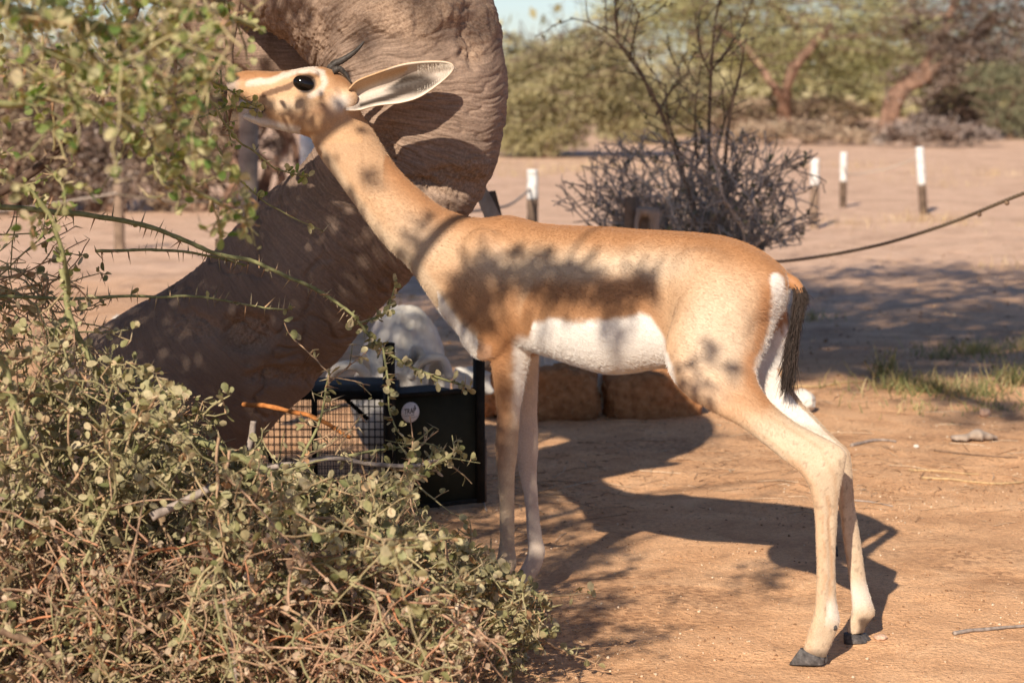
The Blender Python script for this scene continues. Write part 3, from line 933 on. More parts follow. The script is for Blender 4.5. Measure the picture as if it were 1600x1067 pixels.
    # ---- horns
    for pts, dd, r0 in (([(514, 112), (522, 101), (536, 94), (551, 84), (562, 74), (569, 65)], .012, .0105), ([(520, 112), (530, 108), (538, 114), (544, 122), (549, 130)], -.02, .0085)):
        hb = MB()
        pts3 = catmull([P(a_, b_, 5.18 + dd) for a_, b_ in pts], 40)
        rr = np.linspace(1, .12, 40) ** .8 * r0 * (1 + .10 * np.sin(np.arange(40) * 1.9) * np.linspace(1, 0, 40))
        tube(hb, pts3, rr, 14)
        hb.build('horn', M['horn'], root)
    # ---- ears
    build_ear(root, -.048, 0)
    build_ear(root, .060, 1)
    # ---- hooves
    def hoof(toe, heel, topf, topb, d, name='hoof', w=.0165, gz=None):
        hb = MB()
        for s in (-1, 1):
            o = LAT * s * .010
            A_ = [P(*topf, d) + o, P(*topf, d) * .5 + P(*toe, d) * .5 + o * 1.1, P(*toe, d) + o * .9]
            B_ = [P(*topb, d) + o, P(*topb, d) * .4 + P(*heel, d) * .6 + o * 1.1, P(*heel, d) + o * 1.15]
            if gz is not None: A_[-1][2] = gz; B_[-1][2] = gz
            Wd = [.0125, .0135, .013]
            V_, F3, Q_ = loft(A_, B_, Wd, LAT, m=12, seg=16, ex=2.6)
            hb.add(V_, F3, Q_)
        V_, F__, A__ = hb.geo()
        g_ = ground_z(V_[:, 0], V_[:, 1]).mean()
        V_[:, 2] = np.maximum(V_[:, 2], g_ - .003)
        mesh_obj(name, V_, F__, M['hoof'], root, True)
    hoof((1236, 1035), (1291, 1036), (1254, 1010), (1291, 1027), hd)
    hoof((1322, 1003), (1358, 1002), (1322, 986), (1350, 992), fd)
    hoof((736, 957), (785, 958), (752, 934), (786, 948), dn)
    hoof((775, 940), (822, 941), (792, 920), (822, 932), df)
    # dewclaws
    for (px_, py_, d) in ((1304, 980, hd - .006),):
        V_, Fs = ellipsoid(P(px_, py_, d), np.diag([.0055, .005, .0065]), 2)
        mesh_obj('dewclaw', V_, Fs, M['hoof'], root, True)
    # ---- tail: rufous stub with a black brush
    tp = catmull([P(1226, 436, 4.76), P(1242, 444, 4.75), P(1249, 456, 4.745), P(1247, 490, 4.74), P(1240, 530, 4.735), P(1236, 565, 4.73)], 50)
    tb = MB(); tube(tb, tp, np.concatenate([np.linspace(.016, .013, 12), np.linspace(.012, .003, 38)]), 14)
    Vt, Ft, At = tb.geo()
    tc = np.where((project(Vt)[:, 1] < 458)[:, None], ruf, dark * .7)
    tl = mesh_obj('tail', Vt, Ft, M['coat'], root, True, {'col': tc})
    n = 5200
    tt = rng.uniform(0.2, 1, n); idx = (tt * 49).astype(int)
    p0 = tp[idx] + rng.normal(0, .0042, (n, 3)) * np.array([1, 1, .5])
    ln = rng.uniform(.025, .075, n) * (0.3 + .9 * tt)
    dv = norm(norm(np.gradient(tp, axis=0))[idx] + rng.normal(0, .13, (n, 3)) + np.array([-.12, 0, -.3]))
    p1 = p0 + dv * (ln * .5)[:, None]
    p2 = p1 + norm(dv + rng.normal(0, .15, (n, 3)) + np.array([.05, 0, -.25])) * (ln * .5)[:, None]
    hc = np.where((project(p0)[:, 1] < 456)[:, None], ruf * .8, dark * rng.uniform(.5, 1.6, (n, 1)))
    hair_obj('tail_hair', np.stack([p0, p1, p2], 1), np.full(n, .0008), np.where((tt < .2)[:, None] & (rng.random((n, 1)) < .7), ruf * .7, dark * rng.uniform(.4, 1.3, (n, 1))), root)
    return root


def hair_obj(name, pts, rad, col, parent):
    n, k, _ = pts.shape
    hc = bpy.data.hair_curves.new(name)
    hc.add_curves([k] * n)
    off = np.array(parent.matrix_basis.translation)
    hc.attributes['position'].data.foreach_set('vector', (pts - off).astype(np.float32).ravel())
    ra = hc.attributes.get('radius') or hc.attributes.new('radius', 'FLOAT', 'POINT')
    taper = np.linspace(1, .25, k)
    ra.data.foreach_set('value', (rad[:, None] * taper[None]).astype(np.float32).ravel())
    ca = hc.attributes.new('col', 'FLOAT_COLOR', 'CURVE')
    c4 = np.concatenate([col, np.ones((n, 1))], 1).astype(np.float32)
    ca.data.foreach_set('color', np.ascontiguousarray(c4).ravel())
    hc.materials.append(M['hair'])
    o = bpy.data.objects.new(name, hc)
    return link(o, parent)


def build_ear(root, lat, far):
    # outline: upper and lower edge in photo pixels from root to tip
    up = [(546, 140), (560, 127), (590, 115), (625, 103), (655, 98), (688, 97), (704, 100), (709, 105)]
    lo = [(540, 172), (562, 171), (590, 164), (625, 160), (655, 151), (685, 131), (702, 116), (709, 107)]
    m, k = 60, 21
    U = catmull(np.array(up, float), m); Lo = catmull(np.array(lo, float), m)
    if far:
        U = U * .92 + np.array([560, 140]) * .08 + [0, 4]; Lo = Lo * .92 + np.array([560, 140]) * .08 + [0, 2]
    v = np.linspace(0, 1, k)
    px = U[:, None] * (1 - v)[None, :, None] + Lo[:, None] * v[None, :, None]
    tt = np.linspace(0, 1, m)
    # cup: edges towards the viewer, middle pushed back; folded shut near the root
    hw = np.linalg.norm(U - Lo, axis=1) * 5.18 / F
    cup = (4 * v * (1 - v))[None] * hw[:, None] * (.62 - .22 * tt[:, None])
    rib = np.sin(v * math.pi * 5)[None] * .0012 * np.sin(tt * math.pi)[:, None]
    sgn = -1 if far else 1
    base_d = 5.18 + lat + (.03 * tt if far else -.035 * tt)[:, None] * np.ones((1, k)) + sgn * (cup + rib - .008)
    pts = np.array([[P(px[i, j, 0], px[i, j, 1], base_d[i, j]) for j in range(k)] for i in range(m)])
    gr = np.gradient(pts, axis=0), np.gradient(pts, axis=1)
    nr = norm(np.cross(gr[1], gr[0])); nr *= np.sign((nr[..., 1:2]).mean() + 1e-9) * 1.0   # pointing away (+Y)
    thick = .0028 * (1 - tt ** 6)[:, None, None] + .0006
    outer = pts + nr * thick * sgn
    V = np.concatenate([pts.reshape(-1, 3), outer.reshape(-1, 3)])
    n0 = m * k
    i = np.arange(m - 1)[:, None] * k; j = np.arange(k - 1)[None]
    q = np.stack([i + j, i + j + 1, i + k + j + 1, i + k + j], -1).reshape(-1, 4)
    Q = [q, q[:, ::-1] + n0]
    rim = np.concatenate([np.arange(m) * k, (m - 1) * k + np.arange(1, k), (np.arange(m - 1)[::-1]) * k + k - 1, np.arange(k - 2, 0, -1)])
    r2 = np.roll(rim, -1)
    Q.append(np.stack([rim, r2, r2 + n0, rim + n0], 1))
    Q = np.concatenate(Q)
    # colour: white inside with a dark hollow, tan outside, pale rim
    vv = np.repeat(v[None], m, 0); t2 = np.repeat(tt[:, None], k, 1)
    ex, ey = px[..., 0], px[..., 1]
    tan = np.array([.47, .30, .165])
    cin = np.tile(np.array([.44, .375, .32]), (m, k, 1))
    def em_(c, w):
        nonlocal cin
        cin = cin * (1 - w[..., None]) + np.asarray(c) * w[..., None]
    strk = .5 + .5 * np.sin(ex * .9 + ey * .35 + 2 * np.sin(ey * .4))
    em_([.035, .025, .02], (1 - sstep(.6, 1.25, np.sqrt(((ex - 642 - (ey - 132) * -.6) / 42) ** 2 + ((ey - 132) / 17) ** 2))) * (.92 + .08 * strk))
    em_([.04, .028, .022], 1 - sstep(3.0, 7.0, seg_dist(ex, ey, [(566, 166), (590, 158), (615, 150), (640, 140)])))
    fold = np.interp(ex, [546, 560, 600, 622, 632, 642], [168, 160, 143, 129, 118, 100])
    ab = (ex < 645) * (1 - sstep(-5, 1, ey - fold))
    top_ = np.interp(ex, [546, 560, 590, 625, 655], [140, 127, 115, 103, 98])
    em_([.50, .43, .36], ab)
    em_(tan, ab * (1 - sstep(8, 20, ey - top_)))
    em_([.64, .56, .47], np.maximum(sstep(.90, .99, vv), sstep(.93, .99, 1 - vv) * sstep(.3, .4, t2)))
    cout = np.tile(tan, (m * k, 1))
    col = np.concatenate([cin.reshape(-1, 3), cout])
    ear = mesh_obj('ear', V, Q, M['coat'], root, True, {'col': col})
    if not far:
        rng = np.random.default_rng(8)
        n = 420
        # long white hairs from the upper edge across the hollow, and rim fuzz
        ii = rng.uniform(.56, .93, n); up_h = rng.random(n) < .6
        ia = (ii * (m - 1)).astype(int)
        jv = np.where(up_h, rng.uniform(.05, .24, n), rng.uniform(.80, .98, n)); ja = (jv * (k - 1)).astype(int)
        p0 = pts[ia, ja]
        dirv = np.where(up_h[:, None], pts[ia, np.minimum(ja + 6, k - 1)] - p0, pts[ia, np.maximum(ja - 4, 0)] - p0)
        dirv = norm(norm(dirv) + np.array([.35, -.35, 0]) + rng.normal(0, .2, (n, 3)))
        L = np.where(up_h, rng.uniform(.007, .017, n), rng.uniform(.004, .008, n))
        p1 = p0 + dirv * (L * .5)[:, None]; p2 = p1 + norm(dirv + [0, .15, -.1]) * (L * .5)[:, None]
        hair_obj('ear_hair', np.stack([p0, p1, p2], 1), np.full(n, .0003), np.tile([.66, .58, .48], (n, 1)) * rng.uniform(.8, 1.1, (n, 1)), root)


build_gazelle()

# ================================================================== CAGE TRAP
def build_cage():
    D0, D1 = 6.30, 6.60
    gp = GZ(620, 802)
    x0, x1 = P(300, 700, D0)[0], P(612, 700, D0)[0]
    z0 = float(ground_z(np.array((x0 + x1) / 2), np.array(D0))) + .004
    zt = P(500, 614, D0)[2]
    root = empty('cage_trap', ((x0 + x1) / 2, (D0 + D1) / 2, z0), 'dark wire cage trap with solid olive drop door and round white sticker', 'cage trap')
    fr = .009
    X = np.array([1., 0, 0]); Yv = np.array([0, 1., 0]); Zv = np.array([0, 0, 1.])
    # frame bars
    def bar(a, b, w=fr, name='frame_bar', mat='metal_dark'):
        a, b = np.array(a, float), np.array(b, float); d = norm(b - a)
        s = np.cross(d, Zv if abs(d[2]) < .9 else Yv); s = norm(s); t = np.cross(d, s)
        mb = MB(); box(mb, (a + b) / 2, (b - a) / 2, s * w, t * w)
        return mb.build(name, M[mat], root, False)
    for y in (D0, D1):
        for z in (z0 + fr, zt - fr):
            bar((x0, y, z), (x1, y, z))
    for x in (x0, x1):
        for y in (D0, D1):
            bar((x, y, z0), (x, y, zt - 2 * fr - .001))
        for z in (z0 + fr, zt - fr):
            bar((x, D0 + fr, z), (x, D1 - fr, z), fr * .96)
    xm = P(492, 700, D0)[0]
    bar((xm, D0 - .004, z0), (xm, D0 - .004, zt), .008)
    # diagonal rods of the trigger, seen through the wire
    for a, b in (((535, 618), (575, 655)), ((405, 690), (425, 722))):
        bar(P(*a, D0 + .03), P(*b, D0 + .03), .005, 'trigger_rod')
    # wires
    def wires(nm, org, du, dv, lu, lv, su, sv):
        mb = MB()
        for k in range(int(lu / su) + 1):
            a = org + du * k * su; tube(mb, [a, a + dv * lv], .00125, 4)
        for k in range(int(lv / sv) + 1):
            a = org + dv * k * sv + np.array([0, .0018, 0.0]); tube(mb, [a, a + du * lu], .00125, 4)
        o = mb.build(nm, M['wire'], root, False); o['kind'] = 'stuff'
    wires('wire_side', np.array([x0, D0, z0]), X, Zv, x1 - x0, zt - z0, .0165, .022)
    wires('wire_side', np.array([x0, D1, z0]), X, Zv, x1 - x0, zt - z0, .0165, .022)
    mb = MB()
    for k in range(int((x1 - x0) / .012)):
        tube(mb, [(x0 + k * .012, D0, zt), (x0 + k * .012, D1, zt)], .0016, 4)
    for k in range(int(.3 / .012)):
        tube(mb, [(x0, D0 + k * .012, zt + .001), (x1, D0 + k * .012, zt + .001)], .0022, 4)
    o = mb.build('wire_top', M['mesh_top'], root, False); o['kind'] = 'stuff'
    # solid roof plate over the right half (dark grey mesh in the photograph)
    xa = P(470, 600, D0)[0]
    mb = MB(); box(mb, ((xa + x1) / 2, (D0 + D1) / 2, zt + .004), X * (x1 - xa) / 2, Yv * (D1 - D0) / 2, Zv * .0015)
    mb.build('roof_plate', M['mesh_top'], root, False)
    # drop door: turned away a little to the right
    a = GZ(616, 803); b = GZ(742, 793)
    a[2] = b[2] = z0 + .002
    du = norm(b - a); wd = np.linalg.norm(b - a); nv = np.array([du[1], -du[0], 0])     # towards the camera
    pt = P(625, 622, a[1])[2]
    mb = MB(); box(mb, (a + b) / 2 + Zv * (pt - z0) / 2, du * wd / 2, nv * .004, Zv * (pt - z0) / 2)
    door = mb.build('drop_door', M['metal_olive'], root, False)
    mb = MB(); box(mb, (a + b) / 2 + Zv * (pt - z0 + .004) + nv * .003, du * wd / 2, nv * .009, Zv * .006)
    mb.build('door_rail', M['metal_dark'], root, False)
    mb = MB(); box(mb, (a + b) / 2 + Zv * .008 + nv * .003, du * wd / 2, nv * .009, Zv * .006)
    mb.build('door_rail', M['metal_dark'], root, False)
    for q, tx, ty in ((a, 614, 536), (b, 739, 526)):
        h = P(tx, ty, q[1])[2] - z0
        sgn = -1 if q is a else 1
        mb = MB(); box(mb, q + du * sgn * .014 + Zv * h / 2, du * .0125, nv * .012, Zv * h / 2)
        mb.build('upright', M['metal_dark'], root, False)
    # rear roof over the door tunnel, darker mesh
    e = a - nv * .25; f2 = b - nv * .25
    mb = MB(); box(mb, (a + b) / 2 - nv * .13 + Zv * (pt - z0 - .012), du * wd / 2, nv * .12, Zv * .002)
    mb.build('tunnel_roof', M['mesh_top'], root, False)
    # wooden strip on the right of the door
    mb = MB(); box(mb, b + du * .031 + Zv * .09 - nv * .004, du * .0035, nv * .012, Zv * .09)
    mb.build('door_strip', M['post_brown'], root, False)
    # sticker with lettering
    c = a + du * .0
    r = ray(641, 644); tpl = ((a + nv * .0046 - CAM) @ nv) / (r @ nv); c = CAM + r * tpl
    rad = 16.2 * c[1] / F
    th = np.linspace(0, 2 * math.pi, 40, endpoint=False)
    ring = c + rad * (du * np.cos(th)[:, None] + Zv * np.sin(th)[:, None])
    V = np.concatenate([ring, ring + nv * .0006, [c + nv * .0006]])
    n = 40; j = np.arange(n); k = (j + 1) % n
    st = mesh_obj('sticker', V, [np.stack([n + j, n + k, np.full(n, 2 * n)], 1), np.stack([j, k, n + k, n + j], 1)], M['sticker'], door)
    # printed letters: real default-font text
    cu = bpy.data.curves.new('lettering', 'FONT'); cu.body = 'TRAP'; cu.size = 1.0; cu.align_x = 'CENTER'; cu.align_y = 'CENTER'; cu.offset = .018
    to = bpy.data.objects.new('tmp_text', cu); C.objects.link(to)
    dg = bpy.context.evaluated_depsgraph_get(); dg.update(); em = to.evaluated_get(dg).to_mesh(); print('TEXT', len(em.vertices), len(em.polygons))
    tv = np.array([v.co[:] for v in em.vertices]); tf = [tuple(p.vertices) for p in em.polygons]
    to.evaluated_get(dg).to_mesh_clear(); bpy.data.objects.remove(to)
    tv = tv - (tv.max(0) + tv.min(0)) / 2
    sc = (20.5 * c[1] / F) / (tv[:, 0].max() - tv[:, 0].min()); sy = (8.6 * c[1] / F) / (tv[:, 1].max() - tv[:, 1].min())
    W3 = c + du * (tv[:, :1] * sc) + Zv * (tv[:, 1:2] * sy + tv[:, :1] * sc * .06 + 2.2 * c[1] / F) + nv * .0012 - du * .0015
    me = bpy.data.meshes.new('lettering')
    offp = np.array(root.matrix_basis.translation)
    me.from_pydata([tuple(v - offp) for v in W3], [], tf); me.materials.append(M['ink'])
    link(bpy.data.objects.new('lettering', me), door)
    # the fine print below is too small to read: worn strokes
    mb = MB(); rng = np.random.default_rng(3); px = c[1] / F
    for (xx, yy, nn, sz) in ((-10, -5.5, 8, 2.2), (2, -8.6, 6, 1.6)):
        for q in range(nn):
            h = sz * rng.uniform(.5, 1) * px / 2
            box(mb, c + du * (xx + q * 2.3 * sz / 2.2) * px + Zv * ((yy + q * .16) * px) + nv * .0012, du * sz * .22 * px, nv * .0002, Zv * h)
    for (xx, yy) in ((8.5, 7.5), (8, 9.5), (9.2, 5.6)):
        box(mb, c + du * xx * px + Zv * yy * px + nv * .0012, du * .7 * px, nv * .0002, Zv * 1.6 * px)
    mb.build('fine_print', M['ink'], door, False)
    return root


build_cage()


# ================================================================== BONES
def bone_lump(name, c, ax, dents, label, cat, seed, rough=.006, bumps=(), group=None, sub=5):
    """c world centre; ax rows = half axes; dents/bumps: (unit dir, radius, depth)"""
    V, Fs = icosphere(sub)
    r = np.ones(len(V))
    for d, w, dep in dents:
        d = norm(np.array(d, float)); a = np.arccos(np.clip(V @ d, -1, 1))
        r -= dep * (1 - sstep(w * .55, w, a))
        r += dep * .12 * np.exp(-((a - w * 1.12) / (w * .22)) ** 2)
    for d, w, h in bumps:
        d = norm(np.array(d, float)); a = np.arccos(np.clip(V @ d, -1, 1))
        r += h * np.exp(-(a / w) ** 2)
    Vw = (V * r[:, None]) @ np.asarray(ax, float)
    Vw = Vw + norm(Vw) * (fbm(V * 3 + seed, seed, 4) * rough * 3)[:, None]
    Vw = Vw + np.asarray(c)
    base = np.array([c[0], c[1], 0.0])
    root = empty(name, base, label, cat, group)
    o = mesh_obj('bone', Vw, Fs, M['bone'], root, True)
    return root


# elephant-like skull standing behind the cage
c = P(630, 570, 7.05); zt = P(630, 478, 7.05)[2]
hh = zt / 2 + .005
cs = np.array([c[0], 7.05, zt - hh])
skull = bone_lump('animal_skull', cs, np.diag([.142, .16, hh]),
          [((.33, -.86, .36), .15, .8), ((.70, -.70, .14), .20, .8), ((-.80, -.58, .12), .28, .7), ((.10, -.8, .62), .14, .05), ((.06, -.95, .35), .12, .05), ((.12, -.6, .8), .14, .05), ((.02, -1, .05), .2, .10)],
          'large bleached domed animal skull with dark eye hollows behind the cage trap', 'skull', 4, .006,
          [((-.75, -.5, -.35), .35, .28), ((.62, -.6, -.62), .30, .24), ((.35, -.5, .75), .5, .06), ((-.35, -.5, .7), .5, .06)])
# cheek arches of the skull
mb = MB(); tube(mb, catmull([P(516, 590, 6.95), P(530, 574, 6.9), P(556, 572, 6.9), P(580, 590, 6.93)], 24), .016, 12)
mb.build('cheek_arch', M['bone'], skull)
mb = MB(); tube(mb, catmull([P(640, 590, 6.9), P(660, 565, 6.88), P(690, 560, 6.9), P(704, 590, 6.92)], 24), .013, 12)
mb.build('cheek_arch', M['bone'], skull)


def rest(px, py, d, ax, **kw):
    c = P(px, py, d)
    return bone_lump(c=c, ax=ax, **kw)


def place_bones():
    def lump(name, px, py, d, hx, hy, hz, label, cat, seed, dents=(), bumps=(), rot=0.0, group=None):
        g = P(px, py, d); gz = float(ground_z(g[0], g[1]))
        cz = max(g[2], gz + hz * .85)
        cr, sr = math.cos(rot), math.sin(rot)
        ax = np.array([[hx * cr, 0, hx * sr], [0, hy, 0], [-hz * sr, 0, hz * cr]])
        return bone_lump(name, np.array([g[0], d, cz]), ax, dents, label, cat, seed, .004, bumps, group, 4)
    lump('shoulder_blade', 872, 545, 8.35, .055, .03, .165, 'broad pale bone plate leaning behind the square mud brick', 'bone', 11, [((0, -1, 0), .5, .08)], [((.2, -.3, -.9), .3, .1)], .15)
    lump('leg_bone', 944, 590, 8.22, .028, .03, .115, 'upright white bone in the gap between two mud bricks', 'bone', 13, [((.6, -1, .1), .3, .15)], [((0, 0, -1), .5, .3), ((0, 0, 1), .5, .3)], -.12)
    lump('jaw_bone', 990, 590, 8.55, .085, .04, .06, 'curved white jaw bone lying behind the long mud brick', 'bone', 17, [((.7, -1, .4), .3, .2)], [((1, 0, .3), .3, .25)], -.1)
    lump('vertebra', 735, 600, 7.5, .06, .05, .055, 'small knobbly white vertebra on the ground beside the domed skull', 'bone', 19, [((.2, -1, .2), .3, .2)], [((-.6, -.3, .8), .25, .4), ((.7, -.2, .5), .25, .35), ((.9, -.2, -.3), .25, .4)])
    lump('pelvis_bone', 852, 580, 8.6, .06, .05, .17, 'tall white pelvis bone behind the square mud brick', 'bone', 23, [((.3, -1, .1), .35, .15)], [((0, 0, 1), .4, .2)], -.2)
    lump('rib_bone', 188, 500, 11.0, .035, .03, .022, 'small white bone lump on the sand left of the big trunk', 'bone', 29)


place_bones()


# ================================================================== MUD BRICKS
def mud_brick(px0, px1, py0, py1, depth_y, label, seed, rot=.1):
    g0 = GZ((px0 + px1) / 2, py1); d = g0[1]
    w = (px1 - px0) * d / F / 2; zt = P((px0 + px1) / 2, py0, d)[2]
    m = 22
    lin = np.linspace(-1, 1, m)
    # cube sphere grid -> rounded box
    faces_v, Q = [], []
    n = 0
    for ax in range(3):
        for s in (-1, 1):
            a, b = np.meshgrid(lin, lin, indexing='ij')
            v = np.zeros((m, m, 3)); v[..., ax] = s; v[..., (ax + 1) % 3] = a; v[..., (ax + 2) % 3] = b
            faces_v.append(v.reshape(-1, 3))
            i = np.arange(m - 1)[:, None] * m; j = np.arange(m - 1)[None]
            q = np.stack([i + j, i + m + j, i + m + j + 1, i + j + 1], -1).reshape(-1, 4) + n
            Q.append(q if s > 0 else q[:, ::-1]); n += m * m
    V = np.concatenate(faces_v)
    L = np.linalg.norm(V, axis=1, keepdims=True)
    V = V / (np.abs(V) ** 6).sum(1, keepdims=True) ** (1 / 6) * (1 + 0 * L)
    hz = zt / 2 + .008
    V = V * np.array([w * 1.0, depth_y, hz])
    V = V + norm(V) * (fbm(V * 9 + seed, seed, 4) * .035 + fbm(V * 45 + seed, seed + 3, 3) * .012)[:, None]
    cr, sr = math.cos(rot), math.sin(rot)
    V = V @ np.array([[cr, sr, 0], [-sr, cr, 0], [0, 0, 1]])
    c = np.array([g0[0], d + depth_y, hz - .02])
    root = empty('mud_brick', (c[0], c[1], 0), label, 'mud brick', 'mud bricks beside the bones')
    mesh_obj('brick', V + c, np.concatenate(Q), M['mud'], root, True)
    rng = np.random.default_rng(seed)
    mb = MB(); vi = rng.integers(0, len(V), 260)
    p0 = V[vi] * 1.01 + c
    d_ = norm(rng.normal(size=(260, 3)) + norm(V[vi]) * .2)
    fr_ = frames(d_, rng)
    scatter(mb, NARROW_V * np.array([.12, 1, 1]), NARROW_F, p0, fr_, rng.uniform(.015, .05, 260), rng.random(260))
    o = mb.build('straw', M['straw'], root, False); o['kind'] = 'stuff'
    return root


M['mud'] = simple_mat('mud', [(.28, (.19, .08, .032)), (.5, (.34, .155, .066)), (.75, (.45, .225, .105))], 40, .95, .8, .012, 6, .1)
mud_brick(748, 806, 574, 655, .09, 'dark red mud brick partly hidden behind the front leg beside the cage door', 3, .05)
mud_brick(838, 935, 578, 657, .09, 'square reddish mud brick with a long straw stuck to its side', 7, -.06)
mud_brick(948, 1098, 584, 655, .10, 'long rounded reddish mud brick with sagging top beneath the belly', 9, .10)
mb = MB(); tube(mb, [P(880, 636, 8.0), P(898, 577, 7.97)], .0028, 5)
tag(mb.build('straw_stalk', M['straw'], None, origin=P(880, 636, 8.0)), 'single long pale straw leaning on the square mud brick', 'straw')


# ================================================================== FENCE POSTS, BOARDS, ROPES
def post(px, top, base, wpx, mat, label, white=0.0, lean=0.0, depth=None, group='rope fence posts', square=False):
    g = GZ(px, base) if depth is None else None
    if depth is not None:
        t = P(px, top, depth); g = np.array([t[0], depth, 0.0])
    d = g[1]; gz = float(ground_z(g[0], g[1]))
    zt = P(px, top, d)[2]; r = wpx * d / F / 2
    root = empty('fence_post', (g[0], g[1], gz), label, 'fence post', group)
    tip = np.array([g[0] + lean * (zt - gz), d, zt])
    a = np.array([g[0], d, gz - .05])
    def col(p0, p1, mt, nm, rr):
        mb = MB(); k = 14
        pts = np.linspace(p0, p1, k)
        tube(mb, pts, rr * (1 + .10 * fbm(pts * 14 + px, 3)), 4 if square else 12)
        V, F_, A = mb.geo(); V = V + (fbm(V * 40, int(px), 2) * .10 * rr)[:, None] * np.array([1, 1, .3])
        mesh_obj(nm, V, F_, M[mt], root, not square, {'rnd': A})
    if white:
        m_ = a + (tip - a) * (1 - white)
        col(a, m_, mat, 'shaft', r); col(m_ + 0 * a, tip, 'white_paint', 'painted_top', r * 1.03)
    else:
        col(a, tip, mat, 'shaft', r)
    return tip


T832 = post(832, 265, 417, 17, 'post_dark', 'stout fence post with flaking white top just above the gazelle withers', .28)
T1440 = post(1444, 230, 335, 13, 'post_dark', 'leaning dark fence post with bright white upper half in open sand', .52, -.09)
T1317 = post(1317, 238, 325, 11, 'post_dark', 'slim dark fence post with white top beside the grey shrub tips', .48)
T1272 = post(1272, 248, 356, 14, 'post_brown', 'brown fence post half hidden in the right side twigs of the grey shrub', .35)
T187 = post(187, 288, 391, 17, 'post_brown', 'plain brown round fence post standing on lit sand beyond the thorn twigs')
T378 = post(379, 150, 345, 31, 'post_grey', 'tall thick grey fence post behind the curling trunk below the muzzle', 0, .03, depth=11.5)
post(480, 205, 300, 24, 'white_paint', 'whitish post showing in the gap below the gazelle jaw', 0, 0, depth=13.0)
T985 = post(982, 308, 400, 24, 'post_brown', 'square brown post under the left side of the grey shrub', 0, .02, depth=9.3, square=True)
post(318, 222, 262, 7, 'post_dark', 'thin distant dark stake', 0, depth=30)


def board(pts, d, thick, mat, label, name='leaning_board'):
    a = np.array([P(x, y, d) for x, y in pts]); n = len(a)
    gz = 0
    b = a + np.array([0, thick, 0])
    V = np.concatenate([a, b])
    F4 = [np.array([[i, (i + 1) % n, n + (i + 1) % n, n + i] for i in range(n)]), np.array([list(range(n))[::-1]]), np.array([list(range(n, 2 * n))])]
    c = a.mean(0); c[2] = 0
    o = mesh_obj(name, V, F4, M[mat], None, False, origin=c)
    return tag(o, label, 'board')


board([(735, 285), (755, 285), (850, 470), (812, 478)], 6.9, .03, 'post_grey', 'pale weathered board leaning behind the curled trunk')
board([(749, 302), (774, 299), (815, 455), (780, 460)], 7.15, .05, 'post_dark', 'dark square board end next to the pale leaning board')
board([(336, 374), (356, 376), (360, 560), (338, 560)], 7.4, .04, 'post_dark', 'small dark stake top against the edge of the big trunk')
# hollow grey stump under the shrub
def build_stump():
    d = 9.2; c = P(1012, 325, d); mb = MB()
    th = np.linspace(0, 2 * math.pi, 40, endpoint=False); zs = np.linspace(-.02, c[2], 30)
    r = 19 * d / F
    V = []
    for z in zs:
        rr = r * (1.0 + .18 * (1 - z / c[2]) ** 2)
        V.append(np.stack([c[0] + rr * np.cos(th), d + rr * np.sin(th), np.full(40, z)], 1))
    V = np.array(V); V[..., :2] += (fbm(V * 18, 7, 3) * .012)[..., None]
    V = V.reshape(-1, 3); i = np.arange(29)[:, None] * 40; j = np.arange(40)[None]; k = (j + 1) % 40
    Q = np.stack([i + j, i + k, i + 40 + k, i + 40 + j], -1).reshape(-1, 4)
    # arched hollow: push the front face inwards
    pj = project(V); hole = sstep(1.15, .85, np.sqrt(((pj[:, 0] - 1008) / 8.5) ** 2 + (np.minimum(pj[:, 1] - 351, 0) / 11) ** 2)) * (V[:, 1] < d) * (pj[:, 1] < 420)
    V[:, 1] += hole * r * 1.7
    root = empty('hollow_stump', (c[0], d, 0), 'grey hollow stump with a dark arched hole peeping over the gazelle back', 'stump')
    V = np.concatenate([V, [[c[0], d, c[2] + .004]]])
    mesh_obj('stump', V, [Q, np.stack([29 * 40 + np.arange(40), 29 * 40 + (np.arange(40) + 1) % 40, np.full(40, 1200)], 1)], M['post_grey'], root, True)


build_stump()


def rope(pts, r, mat, label, group=None, n=70):
    c = catmull(pts, n); mb = MB()
    # three-strand twist
    t = norm(np.gradient(c, axis=0)); u = norm(np.cross(t, [0, 0, 1.0])); v = np.cross(t, u)
    s = np.concatenate([[0], np.cumsum(np.linalg.norm(np.diff(c, axis=0), axis=1))])
    if r > .004:
        nn = max(n, int(s[-1] / (r * 1.6)))
        c = catmull(pts, nn); t = norm(np.gradient(c, axis=0)); u = norm(np.cross(t, [0, 0, 1.0])); v = np.cross(t, u)
        s = np.concatenate([[0], np.cumsum(np.linalg.norm(np.diff(c, axis=0), axis=1))])
        for k in range(3):
            ph = s / (r * 5.5) * 2 * math.pi / 2.2 + k * 2.094
            tube(mb, c + (u * np.cos(ph)[:, None] + v * np.sin(ph)[:, None]) * r * .48, r * .58, 6, .5)
    else:
        tube(mb, c, r, 5, .5)
    o = mb.build('rope', M[mat], None, True, origin=c[0])
    return tag(o, label, 'rope', group)


